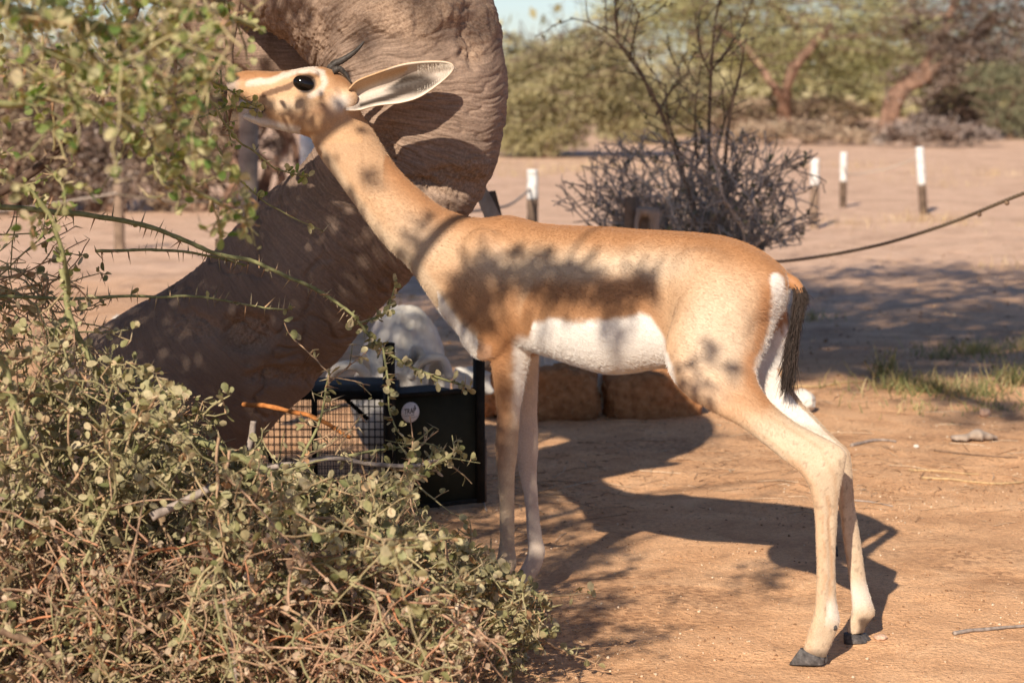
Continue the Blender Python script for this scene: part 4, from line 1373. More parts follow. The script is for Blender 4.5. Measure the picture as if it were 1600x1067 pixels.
rp = [P(1720, 262, 7.0), P(1600, 302, 7.4), P(1480, 350, 7.9), P(1360, 386, 8.4), P(1225, 408, 8.8), P(1120, 408, 9.05), P(985, 385, 9.27)]
rope(rp, .0065, 'rope', 'sagging brown twisted rope stretched from the gazelle rump to the sunny side')
_rc = catmull(rp, 400); _rq = project(_rc)
for px_ in (1531, 1573):
    q = _rc[np.argmin(np.abs(_rq[:, 0] - px_))]; V_, F_ = icosphere(2)
    tag(mesh_obj('burr', V_ * .008 + q - np.array([0, 0, .011]), F_, M['stem_brown'], None, True, origin=q), 'small brown burr caught on the sagging twisted rope', 'burr', 'burrs on the rope')
rope([T832 + [-.01, 0, -.12], P(800, 318, 14.0), P(770, 326, 13.4), P(700, 335, 12.4)], .008, 'rope_pale', 'pale rope tied to the stout white topped post by the withers', n=30)
rope([T1440 + [0, 0, -.09], P(1385, 264, 20.6), P(1330, 272, 20.9), T1317 + [0, 0, -.15]], .006, 'rope_pale', 'thin pale rope strung between the two white topped posts in open sand', n=30)
rope([P(-60, 338, 15.2), P(60, 322, 15.7), T187 + [0, -.04, -.06]], .008, 'rope_pale', 'pale rope reaching the plain brown fence post from the thicket', n=30)
rope([T187 + [0, -.04, -.07], P(260, 314, 14.5), P(320, 316, 13), P(372, 314, 11.45)], .007, 'rope', 'reddish brown rope between the plain brown post and the thick grey post', n=30)

# ================================================================== VEGETATION TOOLS
class Veg:
    def __init__(s):
        s.stems, s.leafp, s.leafd, s.leafs, s.thp, s.thd, s.ths = [], [], [], [], [], [], []


def inpoly(poly):
    xs = [p[0] for p in poly]; ys = [p[1] for p in poly]; n = len(poly)
    def f(p):
        q = p - CAM; d = q @ FW
        if d < .5: return False
        x = 800 + F * q[0] / d; y = 533.5 - F * (q @ UP) / d
        r = False; j = n - 1
        for i in range(n):
            if (ys[i] > y) != (ys[j] > y) and x < (xs[j] - xs[i]) * (y - ys[i]) / (ys[j] - ys[i]) + xs[i]:
                r = not r
            j = i
        return r
    return f


def nrm3(v):
    return v / (math.sqrt(v[0] * v[0] + v[1] * v[1] + v[2] * v[2]) + 1e-12)


def dress(veg, pts, rng, cfg, lev):
    """thorns and leaf clusters along a stem"""
    pts = np.asarray(pts)
    if len(pts) < 2: return
    t = norm(np.gradient(pts, axis=0))
    for i in range(len(pts)):
        if rng.random() < cfg['thorn']:
            k = 2 if rng.random() < .6 else 1
            for _ in range(k):
                a = rng.normal(size=3); a = nrm3(a - t[i] * (a @ t[i]) * .8)
                veg.thp.append(pts[i]); veg.thd.append(a); veg.ths.append(cfg['tlen'] * rng.uniform(.5, 1.3))
        if rng.random() < cfg['leaf']:
            k = rng.integers(cfg['lk'][0], cfg['lk'][1] + 1)
            a0 = rng.normal(size=3); a0 = nrm3(a0 - t[i] * (a0 @ t[i]))
            for _ in range(k):
                a = nrm3(a0 + rng.normal(0, .75, 3) + t[i] * .3 + np.array([0, 0, .1]))
                veg.leafp.append(pts[i] + rng.normal(0, .003, 3) + a * .002); veg.leafd.append(a); veg.leafs.append(cfg['lsize'] * rng.uniform(.5, 1.25))


def grow(veg, rng, p, d, L, r, lev, cfg, ok=None):
    step = cfg['step']; n = max(2, int(L / step)); pts = [np.array(p, float)]; d = nrm3(np.array(d, float))
    w = cfg['wander']
    for i in range(n):
        d = nrm3(d + rng.normal(0, w, 3) + cfg['trop'])
        q = pts[-1] + d * step
        if ok is not None and not ok(q):
            break
        if q[2] < .012: d[2] = abs(d[2]); q[2] = .012
        pts.append(q)
    if len(pts) < 3: return
    veg.stems.append((np.array(pts), np.linspace(r, max(r * .35, cfg['rmin']), len(pts)), lev))
    if lev >= cfg['leaflev']:
        dress(veg, pts, rng, cfg, lev)
    if lev < cfg['maxlev']:
        i = cfg['first']
        while i < len(pts) - 1:
            a = rng.normal(size=3); dd = nrm3(pts[min(i + 1, len(pts) - 1)] - pts[i])
            a = nrm3(a - dd * (a @ dd))
            ang = rng.uniform(*cfg['ang'])
            nd = dd * math.cos(ang) + a * math.sin(ang)
            grow(veg, rng, pts[i], nd, L * rng.uniform(*cfg['ratio']), r * .6, lev + 1, cfg, ok)
            i += int(rng.integers(cfg['gap'][0], cfg['gap'][1] + 1))


def leaves_mesh(veg, rng, LV=LEAF_V, LF=LEAF_F, skip=None, flat=.4):
    p = np.array(veg.leafp); d = np.array(veg.leafd); s = np.array(veg.leafs)
    r = np.clip(.5 + .5 * fbm(p * 5.0, 77, 2) * .8 + rng.normal(0, .22, len(p)), 0, 1)
    fr = frames(d, rng, flat)
    m = np.ones(len(p), bool)
    if skip is not None: m[skip] = False
    mb = MB(); scatter(mb, LV, LF, p[m], fr[m], s[m], r[m])
    return mb, p, fr, s


def stems_mesh(veg, rng, lo=0, sides=(6, 5, 4, 3, 3), hue=(0, 1)):
    mb = MB()
    for pts, rad, lev in veg.stems:
        if lev >= lo: tube(mb, pts, rad, sides[min(lev, 4)], rng.uniform(*hue), cap=False)
    return mb


def thorns_mesh(veg, rng):
    p = np.array(veg.thp); mb = MB()
    if len(p) == 0: return None
    scatter(mb, THORN_V, THORN_F, p, frames(np.array(veg.thd), rng), np.array(veg.ths), rng.random(len(p)))
    return mb


def leaf_singles(root, p, fr, s, idx, mat, name='leaf'):
    me = make_mesh(name, LEAF_V, LEAF_F, True); me.materials.append(mat)
    off = np.array(root.matrix_basis.translation)
    from mathutils import Matrix
    for i in idx:
        o = bpy.data.objects.new(name, me); C.objects.link(o); o.parent = root
        R_ = fr[i].T * s[i]
        m4 = Matrix(((*R_[0], p[i][0] - off[0]), (*R_[1], p[i][1] - off[1]), (*R_[2], p[i][2] - off[2]), (0, 0, 0, 1)))
        o.matrix_basis = m4


def pick_visible(p, s, poly, n, rng):
    """largest leaves on the camera side inside a pixel polygon"""
    pr = project(p); dist = (p - CAM) @ FW
    inside = (pr[:, 0] > 5) & (pr[:, 0] < 1595) & (pr[:, 1] > 5) & (pr[:, 1] < 1060)
    # keep the one nearest the camera in each small picture cell
    cell = (pr[:, 0] // 14).astype(int) * 1000 + (pr[:, 1] // 14).astype(int)
    order = np.argsort(dist); seen = {}; out = []
    for i in order:
        if inside[i] and cell[i] not in seen:
            seen[cell[i]] = 1; out.append(i)
    out = np.array(out); sc = s[out] / dist[out]
    return out[np.argsort(-sc)][:n]


DUSTY = dict(step=.022, wander=.17, trop=np.array([0, 0, .0]), rmin=.0011, leaflev=0, maxlev=2, first=3, gap=(3, 6), ang=(.6, 1.3), ratio=(.28, .5), thorn=.42, tlen=.026, leaf=.62, lk=(2, 5), lsize=.0185)


# ================================================================== LOW THORN BUSH (front left)
def build_low_bush():
    rng = np.random.default_rng(12)
    veg = Veg()
    poly = [(-700, 470), (0, 478), (90, 492), (170, 545), (250, 580), (320, 628), (345, 680), (400, 715), (470, 745), (560, 742), (640, 725), (715, 702), (690, 730), (650, 765), (665, 800), (730, 850), (790, 880), (862, 940), (866, 990), (835, 1040), (860, 1080), (900, 1400), (-700, 1400)]
    ok = inpoly(poly)
    root = empty('thorn_bush', (P(180, 900, 4.2)[0], 4.25, 0), 'dense dusty thorn bush with pale round leaves sprawling before the gazelle', 'bush')
    # traced main boughs
    main = []
    def bough(px, d0, d1, r0, r1, mat, dressed=.5, n=60, seed=1, side=True, cfgmod=None, name='branch'):
        k = len(px); ds = np.linspace(d0, d1, k)
        pts = catmull([P(x, y, dd) for (x, y), dd in zip(px, ds)], n)
        pts = pts + fbm(pts * 12, seed, 2)[:, None] * .004
        mb = MB(); tube(mb, pts, np.linspace(r0, r1, n), 8)
        V, F_, A = mb.geo(); V = V + (fbm(V * 90, seed, 2) * .0009)[:, None]
        mesh_obj(name, V, F_, M[mat], root, True, {'rnd': A})
        cfg = dict(DUSTY, **(cfgmod or {}))
        rg = np.random.default_rng(seed + 100)
        if dressed:
            dress(veg, pts, rg, cfg, 0)
        if side:
            for i in range(5, n - 2, int(rg.integers(3, 6))):
                t = nrm3(pts[i + 1] - pts[i]); a = rg.normal(size=3); a = nrm3(a - t * (a @ t))
                grow(veg, rg, pts[i], t * .5 + a * .9, rg.uniform(.05, .16), r0 * .4, 1, dict(cfg, maxlev=2), None)
    bough([(180, 640), (290, 680), (400, 728), (470, 775), (560, 822), (660, 868), (740, 888), (800, 905), (845, 945), (838, 1010)], 4.25, 4.45, .0085, .0032, 'stem_green', n=90, seed=2)
    bough([(300, 900), (420, 850), (520, 800), (600, 770), (680, 725), (722, 700)], 4.3, 4.6, .006, .0025, 'stem_green', n=60, seed=3)
    bough([(380, 632), (420, 634), (468, 645), (510, 662), (546, 684)], 4.75, 4.6, .0055, .0042, 'stem_orange', 0, 40, 4, False)
    bough([(400, 734), (470, 722), (520, 714), (560, 722), (640, 728), (690, 716)], 4.5, 4.6, .0065, .004, 'stem_grey', .3, 50, 5, True, dict(leaf=.2))
    bough([(238, 806), (290, 782), (340, 756)], 3.95, 4.0, .0085, .007, 'stem_grey', 0, 24, 6, False)
    bough([(386, 705), (395, 680), (398, 656)], 4.5, 4.5, .007, .006, 'stem_grey', 0, 20, 7, False)
    bough([(440, 800), (470, 720), (500, 660), (512, 600), (516, 575)], 4.6, 4.55, .004, .0018, 'stem_green', n=45, seed=8)
    bough([(516, 717), (590, 703), (644, 692), (677, 667)], 4.65, 4.7, .003, .0014, 'stem_green', n=20, seed=9, side=False)
    # long thorny shoots crossing the trunk
    TH = dict(leaf=.07, thorn=.9, tlen=.030, step=.02)
    bough([(-60, 318), (60, 330), (130, 335), (200, 346), (270, 368), (340, 398), (400, 410), (470, 442), (540, 486), (580, 530), (620, 562), (680, 588), (735, 604)], 4.75, 4.9, .0062, .0025, 'stem_green', 0, 120, 10, False, TH)
    rg = np.random.default_rng(110)
    pts = catmull([P(x, y, dd) for (x, y), dd in zip([(60, 330), (200, 346), (340, 398), (470, 442), (560, 505)], np.linspace(4.78, 4.86, 5))], 64); dress(veg, pts, rg, dict(DUSTY, **TH), 0)
    pts = catmull([P(x, y, dd) for (x, y), dd in zip([(545, 488), (580, 530), (620, 562), (680, 588), (735, 604)], np.linspace(4.85, 4.9, 5))], 26); dress(veg, pts, rg, dict(DUSTY, leaf=.8, lk=(3, 6)), 0)
    bough([(560, 505), (600, 490), (610, 470), (618, 438)], 4.86, 4.86, .003, .0015, 'stem_green', .5, 16, 11, False)
    bough([(597, 545), (606, 590), (610, 640), (622, 672)], 4.85, 4.8, .0028, .0014, 'stem_green', .5, 18, 12, False)
    bough([(150, 392), (220, 390), (290, 394), (345, 405), (385, 415)], 4.8, 4.85, .0036, .002, 'stem_green', .4, 34, 13, False, TH)
    bough([(-40, 462), (60, 466), (150, 466), (240, 464), (320, 466), (390, 478), (450, 484)], 4.7, 4.85, .0042, .0018, 'stem_green', .4, 50, 14, False, dict(TH, leaf=.2))
    bough([(96, 420), (104, 450), (110, 490), (128, 540), (150, 578), (170, 600)], 4.2, 4.2, .0055, .007, 'stem_green', .2, 40, 15, True)
    bough([(-20, 540), (5, 560), (20, 620), (40, 700)], 3.9, 3.9, .006, .008, 'stem_green', .2, 40, 16, True)
    bough([(350, 935), (358, 990), (368, 1064)], 3.85, 3.85, .003, .0025, 'stem_grey', .1, 30, 17, False)
    bough([(0, 985), (60, 1010), (120, 1062), (150, 1100)], 3.8, 3.8, .006, .006, 'stem_brown', .1, 30, 18, False)
    bough([(330, 905), (300, 945), (285, 1000)], 3.9, 3.9, .005, .004, 'stem_green', .2, 30, 19, True)
    # dark shaded tangle at the left edge, further back
    for k in range(16):
        x0 = rng.uniform(-120, 40); y0 = rng.uniform(340, 520)
        st = P(x0, y0, rng.uniform(4.7, 5.1))
        grow(veg, rng, st, (1, rng.normal(0, .25), rng.normal(-.05, .3)), rng.uniform(.25, .42), .0032, 1, dict(DUSTY, leaf=.22, thorn=.7, maxlev=2, ratio=(.3, .5)), inpoly([(-300, 300), (120, 330), (170, 420), (200, 480), (150, 560), (-300, 620)]))
    # random fill: shoots radiating from several root crowns
    crowns = [P(60, 1180, 4.0), P(240, 1150, 4.15), P(430, 1130, 4.3), P(-150, 1150, 4.0), P(600, 1110, 4.42), P(120, 1100, 4.45), P(330, 1090, 4.5)]
    for k in range(105):
        c = crowns[k % 7]; st = np.array([c[0], c[1], .03]) + np.array([rng.normal(0, .10), rng.normal(0, .09), 0])
        a = rng.uniform(-1.3, 1.3)
        d = np.array([math.sin(a) * .8 + .12, rng.normal(-.02, .32), rng.uniform(.35, 1.0)])
        grow(veg, rng, st, d, rng.uniform(.45, .95), .0048, 0, DUSTY, ok)
    # fill by pixel target so that the whole mass is clothed
    for k in range(250):
        for _ in range(20):
            x = rng.uniform(-120, 860); y = rng.uniform(500, 1180)
            st = P(x, y, rng.uniform(3.95, 4.6) if x < 420 else rng.uniform(4.3, 4.75))
            if ok(st) and st[2] > .02 and not (380 < x < 640 and y < 740 and rng.random() < .75): break
        d = rng.normal(size=3) + np.array([.5, -.2, .25])
        grow(veg, rng, st, d, rng.uniform(.12, .30), .003, 1, DUSTY, ok)
    low = inpoly([(-700, 760), (300, 800), (620, 880), (800, 960), (800, 1400), (-700, 1400)])
    dry = Veg()
    for k in range(650):
        x = rng.uniform(-100, 760); y = rng.uniform(830, 1150); st = P(x, y, rng.uniform(3.8, 4.5))
        if low(st) and st[2] > .01:
            grow(dry, rng, st, rng.normal(size=3) + np.array([0, 0, .3]), rng.uniform(.08, .24), .0024, 1, dict(DUSTY, leaf=.16, lsize=.014, thorn=.5, tlen=.02, ratio=(.4, .6)), low)
    q = np.array(veg.leafp); pq = project(q)
    drop = (rng.random(len(q)) < .80 * sstep(-40, 60, pq[:, 1] - np.interp(pq[:, 0], [-200, 0, 150, 350, 560, 760], [760, 800, 840, 880, 930, 1010]) + 60 * fbm(q * 6, 5, 2)))
    drop |= rng.random(len(q)) < .85 * sstep(-.02, .22, fbm(q * 6, 9, 2))
    drop |= np.hypot(pq[:, 0] - 641, pq[:, 1] - 644) < 26          # the sticker stays readable
    ki = np.where(~drop)[0]
    veg.leafp = [veg.leafp[i] for i in ki]; veg.leafd = [veg.leafd[i] for i in ki]; veg.leafs = [veg.leafs[i] for i in ki]
    mb, p, fr, s = leaves_mesh(veg, np.random.default_rng(1))
    idx = pick_visible(p, s, None, 300, rng)
    mb, p, fr, s = leaves_mesh(veg, np.random.default_rng(1), skip=idx)
    o = mb.build('leaves', M['leaf_dusty'], root); o['kind'] = 'stuff'
    leaf_singles(root, p, fr, s, idx, M['leaf_single'])
    o = stems_mesh(veg, rng, 0, hue=(.05, .75)).build('twigs', M['twig_mix'], root); o['kind'] = 'stuff'
    o = thorns_mesh(veg, rng).build('thorns', M['thorn'], root, False); o['kind'] = 'stuff'
    o = stems_mesh(dry, rng, 0, hue=(.6, 1)).build('dry_twigs', M['twig_mix'], root); o['kind'] = 'stuff'
    o = thorns_mesh(dry, rng).build('dry_thorns', M['thorn'], root, False); o['kind'] = 'stuff'
    mb2, *_ = leaves_mesh(dry, rng)
    o = mb2.build('dry_leaves', M['leaf_dry'], root); o['kind'] = 'stuff'
    print('LOW BUSH leaves', len(p), 'stems', len(veg.stems), 'dry', len(dry.stems))


build_low_bush()


# ================================================================== TALL THORN BUSH (upper left, nearer)
def shade_spots():
    """canopy tufts above the frame: found by walking from a shaded place back towards the sun"""
    out = []
    rng = np.random.default_rng(77)
    def add(px, py, depth, t, r, n):
        q = P(px, py, depth) - SUND * t
        out.append((q, r, n))
    # lower half of the trunk, cage and skull lie in the bush's shade
    for px in range(140, 640, 62):
        for py in range(360, 720, 70):
            if px > 480 and py < 430 - 0: continue
            if 430 < px and py < 330 + (px - 430): pass
            add(px, py, 5.45 if px < 560 else 6.2, rng.uniform(1.9, 2.7), .15, 190)
    for px, py in ((560, 330), (500, 300), (590, 380), (620, 430), (690, 300), (700, 330), (660, 300)):
        add(px, py, 5.4, 2.3, .07, 60)
    for px, py in ((650, 640), (700, 660), (660, 740), (720, 740), (700, 600), (740, 640), (640, 560), (690, 520)):
        add(px, py, 6.3, 3.2, .15, 120)
    for px in range(520, 780, 40):
        for py in (500, 545, 590):
            add(px, py, 6.95, 3.6, .10, 85)
    for px in range(760, 925, 45):
        add(px, 610, 8.1, 4.4, .10, 55)
    for px in range(380, 660, 50):
        for py in (640, 690, 740):
            add(px, py, 6.8, 3.5, .13, 170)
    # dapple on the flank
    for px, py, r in ((735, 430, .05), (770, 455, .055), (800, 420, .045), (835, 440, .05), (870, 455, .05), (905, 450, .045), (950, 465, .04), (1000, 450, .045), (1030, 430, .03), (850, 400, .02), (1115, 570, .012), (1150, 592, .012), (960, 530, .03), (890, 470, .04), (720, 465, .05), (750, 490, .04), (985, 470, .03), (930, 440, .03)):
        add(px, py, sag(px) - .11, 2.9 + rng.normal(0, .1), r, int(4200 * r ** 1.35))
    for px, py in ((640, 385), (665, 345), (575, 265)):
        add(px, py, 5.1, 2.9, .02, 14)
    # legs and the ground round the front feet
    for px, py, d in ((800, 620, 5.05), (800, 680, 5.05), (830, 720, 5.15), (790, 760, 5.05), (880, 690, 7.0), (840, 800, 6.0), (850, 760, 6.3), (800, 840, 5.8), (890, 800, 6.0), (900, 860, 5.6), (860, 900, 5.4), (780, 900, 5.3), (820, 760, 6.4), (870, 830, 5.9), (760, 830, 5.9), (930, 940, 5.1), (880, 980, 4.9), (1230, 880, 5.5), (1190, 910, 5.3)):
        add(px, py, d, 3.4, .085, 75)
    # the low bush itself is dappled
    for k in range(7):
        px, py = rng.uniform(0, 620), rng.uniform(640, 1040)
        add(px, py, 4.2, rng.uniform(2.0, 2.6), .05, 45)
    return out


def build_tall_bush():
    rng = np.random.default_rng(31)
    veg = Veg()
    root = empty('tall_thorn_bush', (P(-260, 900, 3.6)[0], 3.6, 0), 'tall thorn bush with green round leaves hanging over the gazelle muzzle', 'bush')
    CF = dict(DUSTY, lsize=.0165, leaf=.5, thorn=.4, tlen=.024, wander=.22, lk=(2, 4))
    ok = inpoly([(-900, -900), (440, -900), (432, 60), (402, 96), (340, 130), (335, 190), (372, 262), (425, 350), (398, 402), (340, 380), (270, 330), (190, 290), (130, 318), (60, 380), (-20, 430), (-900, 520)])
    def bough(px, d0, d1, r0, r1, mat, n=50, seed=1, side=4, L=(.06, .2), cfg=CF, dr=True, use_ok=True):
        ds = np.linspace(d0, d1, len(px))
        pts = catmull([P(x, y, dd) for (x, y), dd in zip(px, ds)], n); pts = pts + fbm(pts * 12, seed, 2)[:, None] * .005
        mb = MB(); tube(mb, pts, np.linspace(r0, r1, n), 8)
        mb.build('branch', M[mat], root)
        rg = np.random.default_rng(seed + 200)
        if dr: dress(veg, pts, rg, cfg, 0)
        if side:
            for i in range(2, n - 1, side):
                t = nrm3(pts[min(i + 1, n - 1)] - pts[i - 1]); a = rg.normal(size=3); a = nrm3(a - t * (a @ t))
                grow(veg, rg, pts[i], t * .6 + a * .9, rg.uniform(*L), r0 * .35, 1, cfg, ok if use_ok else None)
    base = P(-260, 900, 3.6); base[2] = 0
    # main stems out of frame on the left
    S0 = [np.array([base[0], 3.6, -.02]), np.array([base[0] + .05, 3.62, .5]), np.array([base[0] + .12, 3.6, 1.0]), np.array([base[0] + .2, 3.55, 1.5]), np.array([base[0] + .4, 3.4, 2.0])]
    mb = MB(); tube(mb, catmull(S0, 40), np.linspace(.03, .014, 40), 10); mb.build('stem', M['stem_brown'], root)
    S1 = [np.array([base[0] - .05, 3.65, -.02]), np.array([base[0] - .2, 3.8, .7]), np.array([base[0] - .1, 4.0, 1.4]), np.array([base[0] + .3, 3.9, 1.9])]
    mb = MB(); tube(mb, catmull(S1, 40), np.linspace(.026, .012, 40), 10); mb.build('stem', M['stem_brown'], root)
    bough([(-200, 20), (-20, 12), (40, 22), (110, 30), (180, 45), (260, 60)], 2.8, 2.95, .0075, .0035, 'stem_green', 50, 1, 4, (.06, .18))
    bough([(-200, 300), (-40, 310), (60, 262), (118, 196), (150, 150), (180, 90), (215, 10), (240, -80)], 3.75, 3.9, .0085, .0065, 'stem_dark', 60, 2, 9, (.06, .18), dict(CF, leaf=.1))
    bough([(372, -60), (366, 20), (356, 90), (362, 140), (352, 205)], 5.3, 5.25, .012, .008, 'stem_brown', 40, 3, 0, dr=False)
    bough([(274, -40), (272, 30), (276, 90), (274, 160), (270, 225)], 3.6, 3.65, .0042, .0028, 'stem_brown', 40, 4, 6, (.05, .12), dict(CF, leaf=.25))
    bough([(-200, 120), (0, 160), (70, 150), (130, 160), (190, 190), (240, 240), (300, 290), (350, 320), (395, 350)], 3.1, 3.5, .006, .0025, 'stem_green', 70, 5, 5, (.04, .14))
    bough([(-100, -60), (60, -40), (180, -10), (290, 10), (360, 25), (410, 45)], 3.1, 3.5, .006, .003, 'stem_green', 60, 6, 4, (.05, .16))
    bough([(-200, 230), (-60, 240), (20, 280), (70, 330), (100, 400), (108, 460)], 4.0, 4.1, .006, .004, 'stem_green', 50, 7, 4, (.05, .16), dict(CF, leaf=.4))
    bough([(60, 70), (140, 110), (200, 120), (260, 150), (320, 160)], 3.6, 3.8, .005, .002, 'stem_green', 40, 8, 5, (.05, .14))
    # browse twigs at the mouth
    BR = dict(CF, leaf=.45, lk=(1, 3), lsize=.020, thorn=.3)
    bough([(290, 130), (330, 160), (368, 215), (395, 235), (430, 262), (452, 268), (482, 277)], 4.7, 5.05, .0028, .0014, 'stem_green', 26, 9, 0, cfg=BR)
    bough([(300, 170), (345, 235), (390, 295), (440, 330), (505, 362)], 4.75, 5.0, .0026, .0012, 'stem_green', 24, 10, 0, cfg=BR)
    bough([(280, 110), (330, 128), (365, 148), (392, 160), (404, 166)], 4.9, 5.14, .0026, .0015, 'stem_green', 22, 11, 0, cfg=dict(BR, leaf=.75, lk=(2, 4)))
    bough([(260, 190), (310, 185), (345, 170), (372, 168), (398, 170)], 4.85, 5.14, .0026, .0015, 'stem_green', 22, 12, 0, cfg=dict(BR, leaf=.75, lk=(2, 4)))
    bough([(345, 110), (350, 150), (355, 190), (362, 230)], 5.0, 5.05, .0022, .0014, 'stem_green', 14, 13, 0, cfg=dict(BR, leaf=.7, lk=(2, 4)))
    # tufts filling the upper-left corner
    for k in range(105):
        for _ in range(20):
            x = rng.uniform(-80, 430); y = rng.uniform(-60, 400)
            dns = 1 if y < 130 else (.55 if y < 260 else .3)
            if x < 60 and y > 90: dns *= .5
            st = P(x, y, rng.uniform(2.7, 3.6))
            if ok(st) and rng.random() < dns: break
        grow(veg, rng, st, rng.normal(size=3) + np.array([.4, 0, -.1]), rng.uniform(.06, .18), .002, 1, CF, ok)
    # the upper mass, unseen, its tufts added to shade trunk, cage and flank
    shade = Veg()
    spots = shade_spots()
    lp, ld, ls = [], [], []
    rg = np.random.default_rng(9)
    lit = [(5.25, inpoly([(330, -40), (800, -40), (800, 190), (750, 290), (700, 318), (640, 270), (600, 215), (560, 190), (480, 222), (340, 180)])),
           (5.12, inpoly([(470, 190), (600, 195), (725, 332), (1060, 355), (1060, 405), (720, 400), (690, 470), (560, 330)])),
           (4.85, inpoly([(1052, 355), (1265, 430), (1200, 640), (1335, 720), (1400, 1010), (1230, 1040), (1150, 680), (1040, 600)]))]
    top = catmull(S0, 40)[-1]; mb = MB()
    for q, r, n in spots:
        pp = q + rg.normal(0, r * .55, (n, 3))
        pr = project(pp); dep = pp[:, 1]
        vis = (pr[:, 1] > -14) & (pr[:, 0] > 0) & (pr[:, 0] < 1620)
        pp = pp[(~vis) & (dep > .8)]
        lp.append(pp); ld.append(rg.normal(size=(len(pp), 3))); ls.append(rg.uniform(.018, .034, len(pp)))
        if r > .04:
            mid = (top + q) / 2 + np.array([rg.normal(-.2, .25), rg.normal(0, .3), rg.uniform(.1, .9)])
            br = catmull([top, mid, q + [0, 0, r * .3], q + rg.normal(0, r, 3)], 24)
            pb = project(br)
            hb_ = [any(f(h_) for h_ in br + SUND * ((Yp - br[:, 1]) / SUND[1])[:, None]) for Yp, f in lit]
            if not any(hb_) and not ((pb[:, 1] > -14) & (pb[:, 0] > 0) & (pb[:, 0] < 1620)).any():
                tube(mb, br, np.linspace(.008, .002, 24), 5, rg.random(), cap=False)
    for k_ in range(len(lp)):
        if spots[k_][1] < .03: continue
        keep = np.ones(len(lp[k_]), bool)
        for Yp, f in lit:
            hit = lp[k_] + SUND * ((Yp - lp[k_][:, 1]) / SUND[1])[:, None]
            ins = np.array([f(h_) for h_ in hit])
            keep &= ~(ins & (rg.random(len(ins)) < .9985))
        lp[k_], ld[k_], ls[k_] = lp[k_][keep], ld[k_][keep], ls[k_][keep]
    lp = np.concatenate(lp); ld = np.concatenate(ld); ls = np.concatenate(ls)
    mbl = MB(); scatter(mbl, LEAF_V, LEAF_F, lp, frames(ld, rg, .3), ls, rg.random(len(lp)))
    o = mbl.build('shade_leaves', M['leaf_green'], root); o['kind'] = 'stuff'
    if mb.n:
        o = mb.build('shade_boughs', M['twig_mix'], root); o['kind'] = 'stuff'
    m2, p, fr, s = leaves_mesh(veg, np.random.default_rng(1))
    idx = pick_visible(p, s, None, 300, rng)
    m2, p, fr, s = leaves_mesh(veg, np.random.default_rng(1), skip=idx)
    o = m2.build('leaves', M['leaf_green'], root); o['kind'] = 'stuff'
    leaf_singles(root, p, fr, s, idx, M['leaf_single_green'])
    o = stems_mesh(veg, rng, 0, hue=(.0, .45)).build('twigs', M['twig_mix'], root); o['kind'] = 'stuff'
    o = thorns_mesh(veg, rng).build('thorns', M['thorn'], root, False); o['kind'] = 'stuff'
    print('TALL BUSH leaves', len(p), 'shade leaves', len(lp))


build_tall_bush()


# ================================================================== CROWN of the big tree (above the picture)
def build_crown():
    rng = np.random.default_rng(41)
    mb, lb = MB(), MB()
    st = np.array(P(300, -600, 5.95))
    h = 4.0
    for k in range(70):
        gx = rng.uniform(-1.6, 4.3); gy = rng.uniform(9.2, 15.2)
        if rng.random() < .25:
            gy = rng.uniform(7.6, 9.4)
            if gx < 1.3: gx += 1.9
        z = rng.uniform(3.4, 4.8)
        t = z / -SUND[2]
        q = np.array([gx, gy, 0]) - SUND * t
        r = rng.uniform(.45, .8) if gy > 9.4 else rng.uniform(.12, .25)
        n = int(620 * r * r * 4) if gy > 9.4 else int(300 * r)
        pp = q + rng.normal(0, 1, (n, 3)) * np.array([r, r, r * .35]) * .6
        scatter(lb, NARROW_V * np.array([2.2, 1, 1]), NARROW_F, pp, frames(rng.normal(size=(n, 3)) + [0, 0, .2], rng, 1.0), rng.uniform(.05, .10, n), rng.random(n))
        if k % 2 == 0:
            tube(mb, catmull([st, st * .6 + q * .4 + [0, 0, .3], q, q + rng.normal(0, r * .5, 3)], 20), np.linspace(.07, .01, 20), 6, .5, cap=False)
    o = mb.build('boughs', M['bark_far'], BIG); o['kind'] = 'stuff'
    o = lb.build('crown', M['leaf_acacia'], BIG, False); o['kind'] = 'stuff'


build_crown()


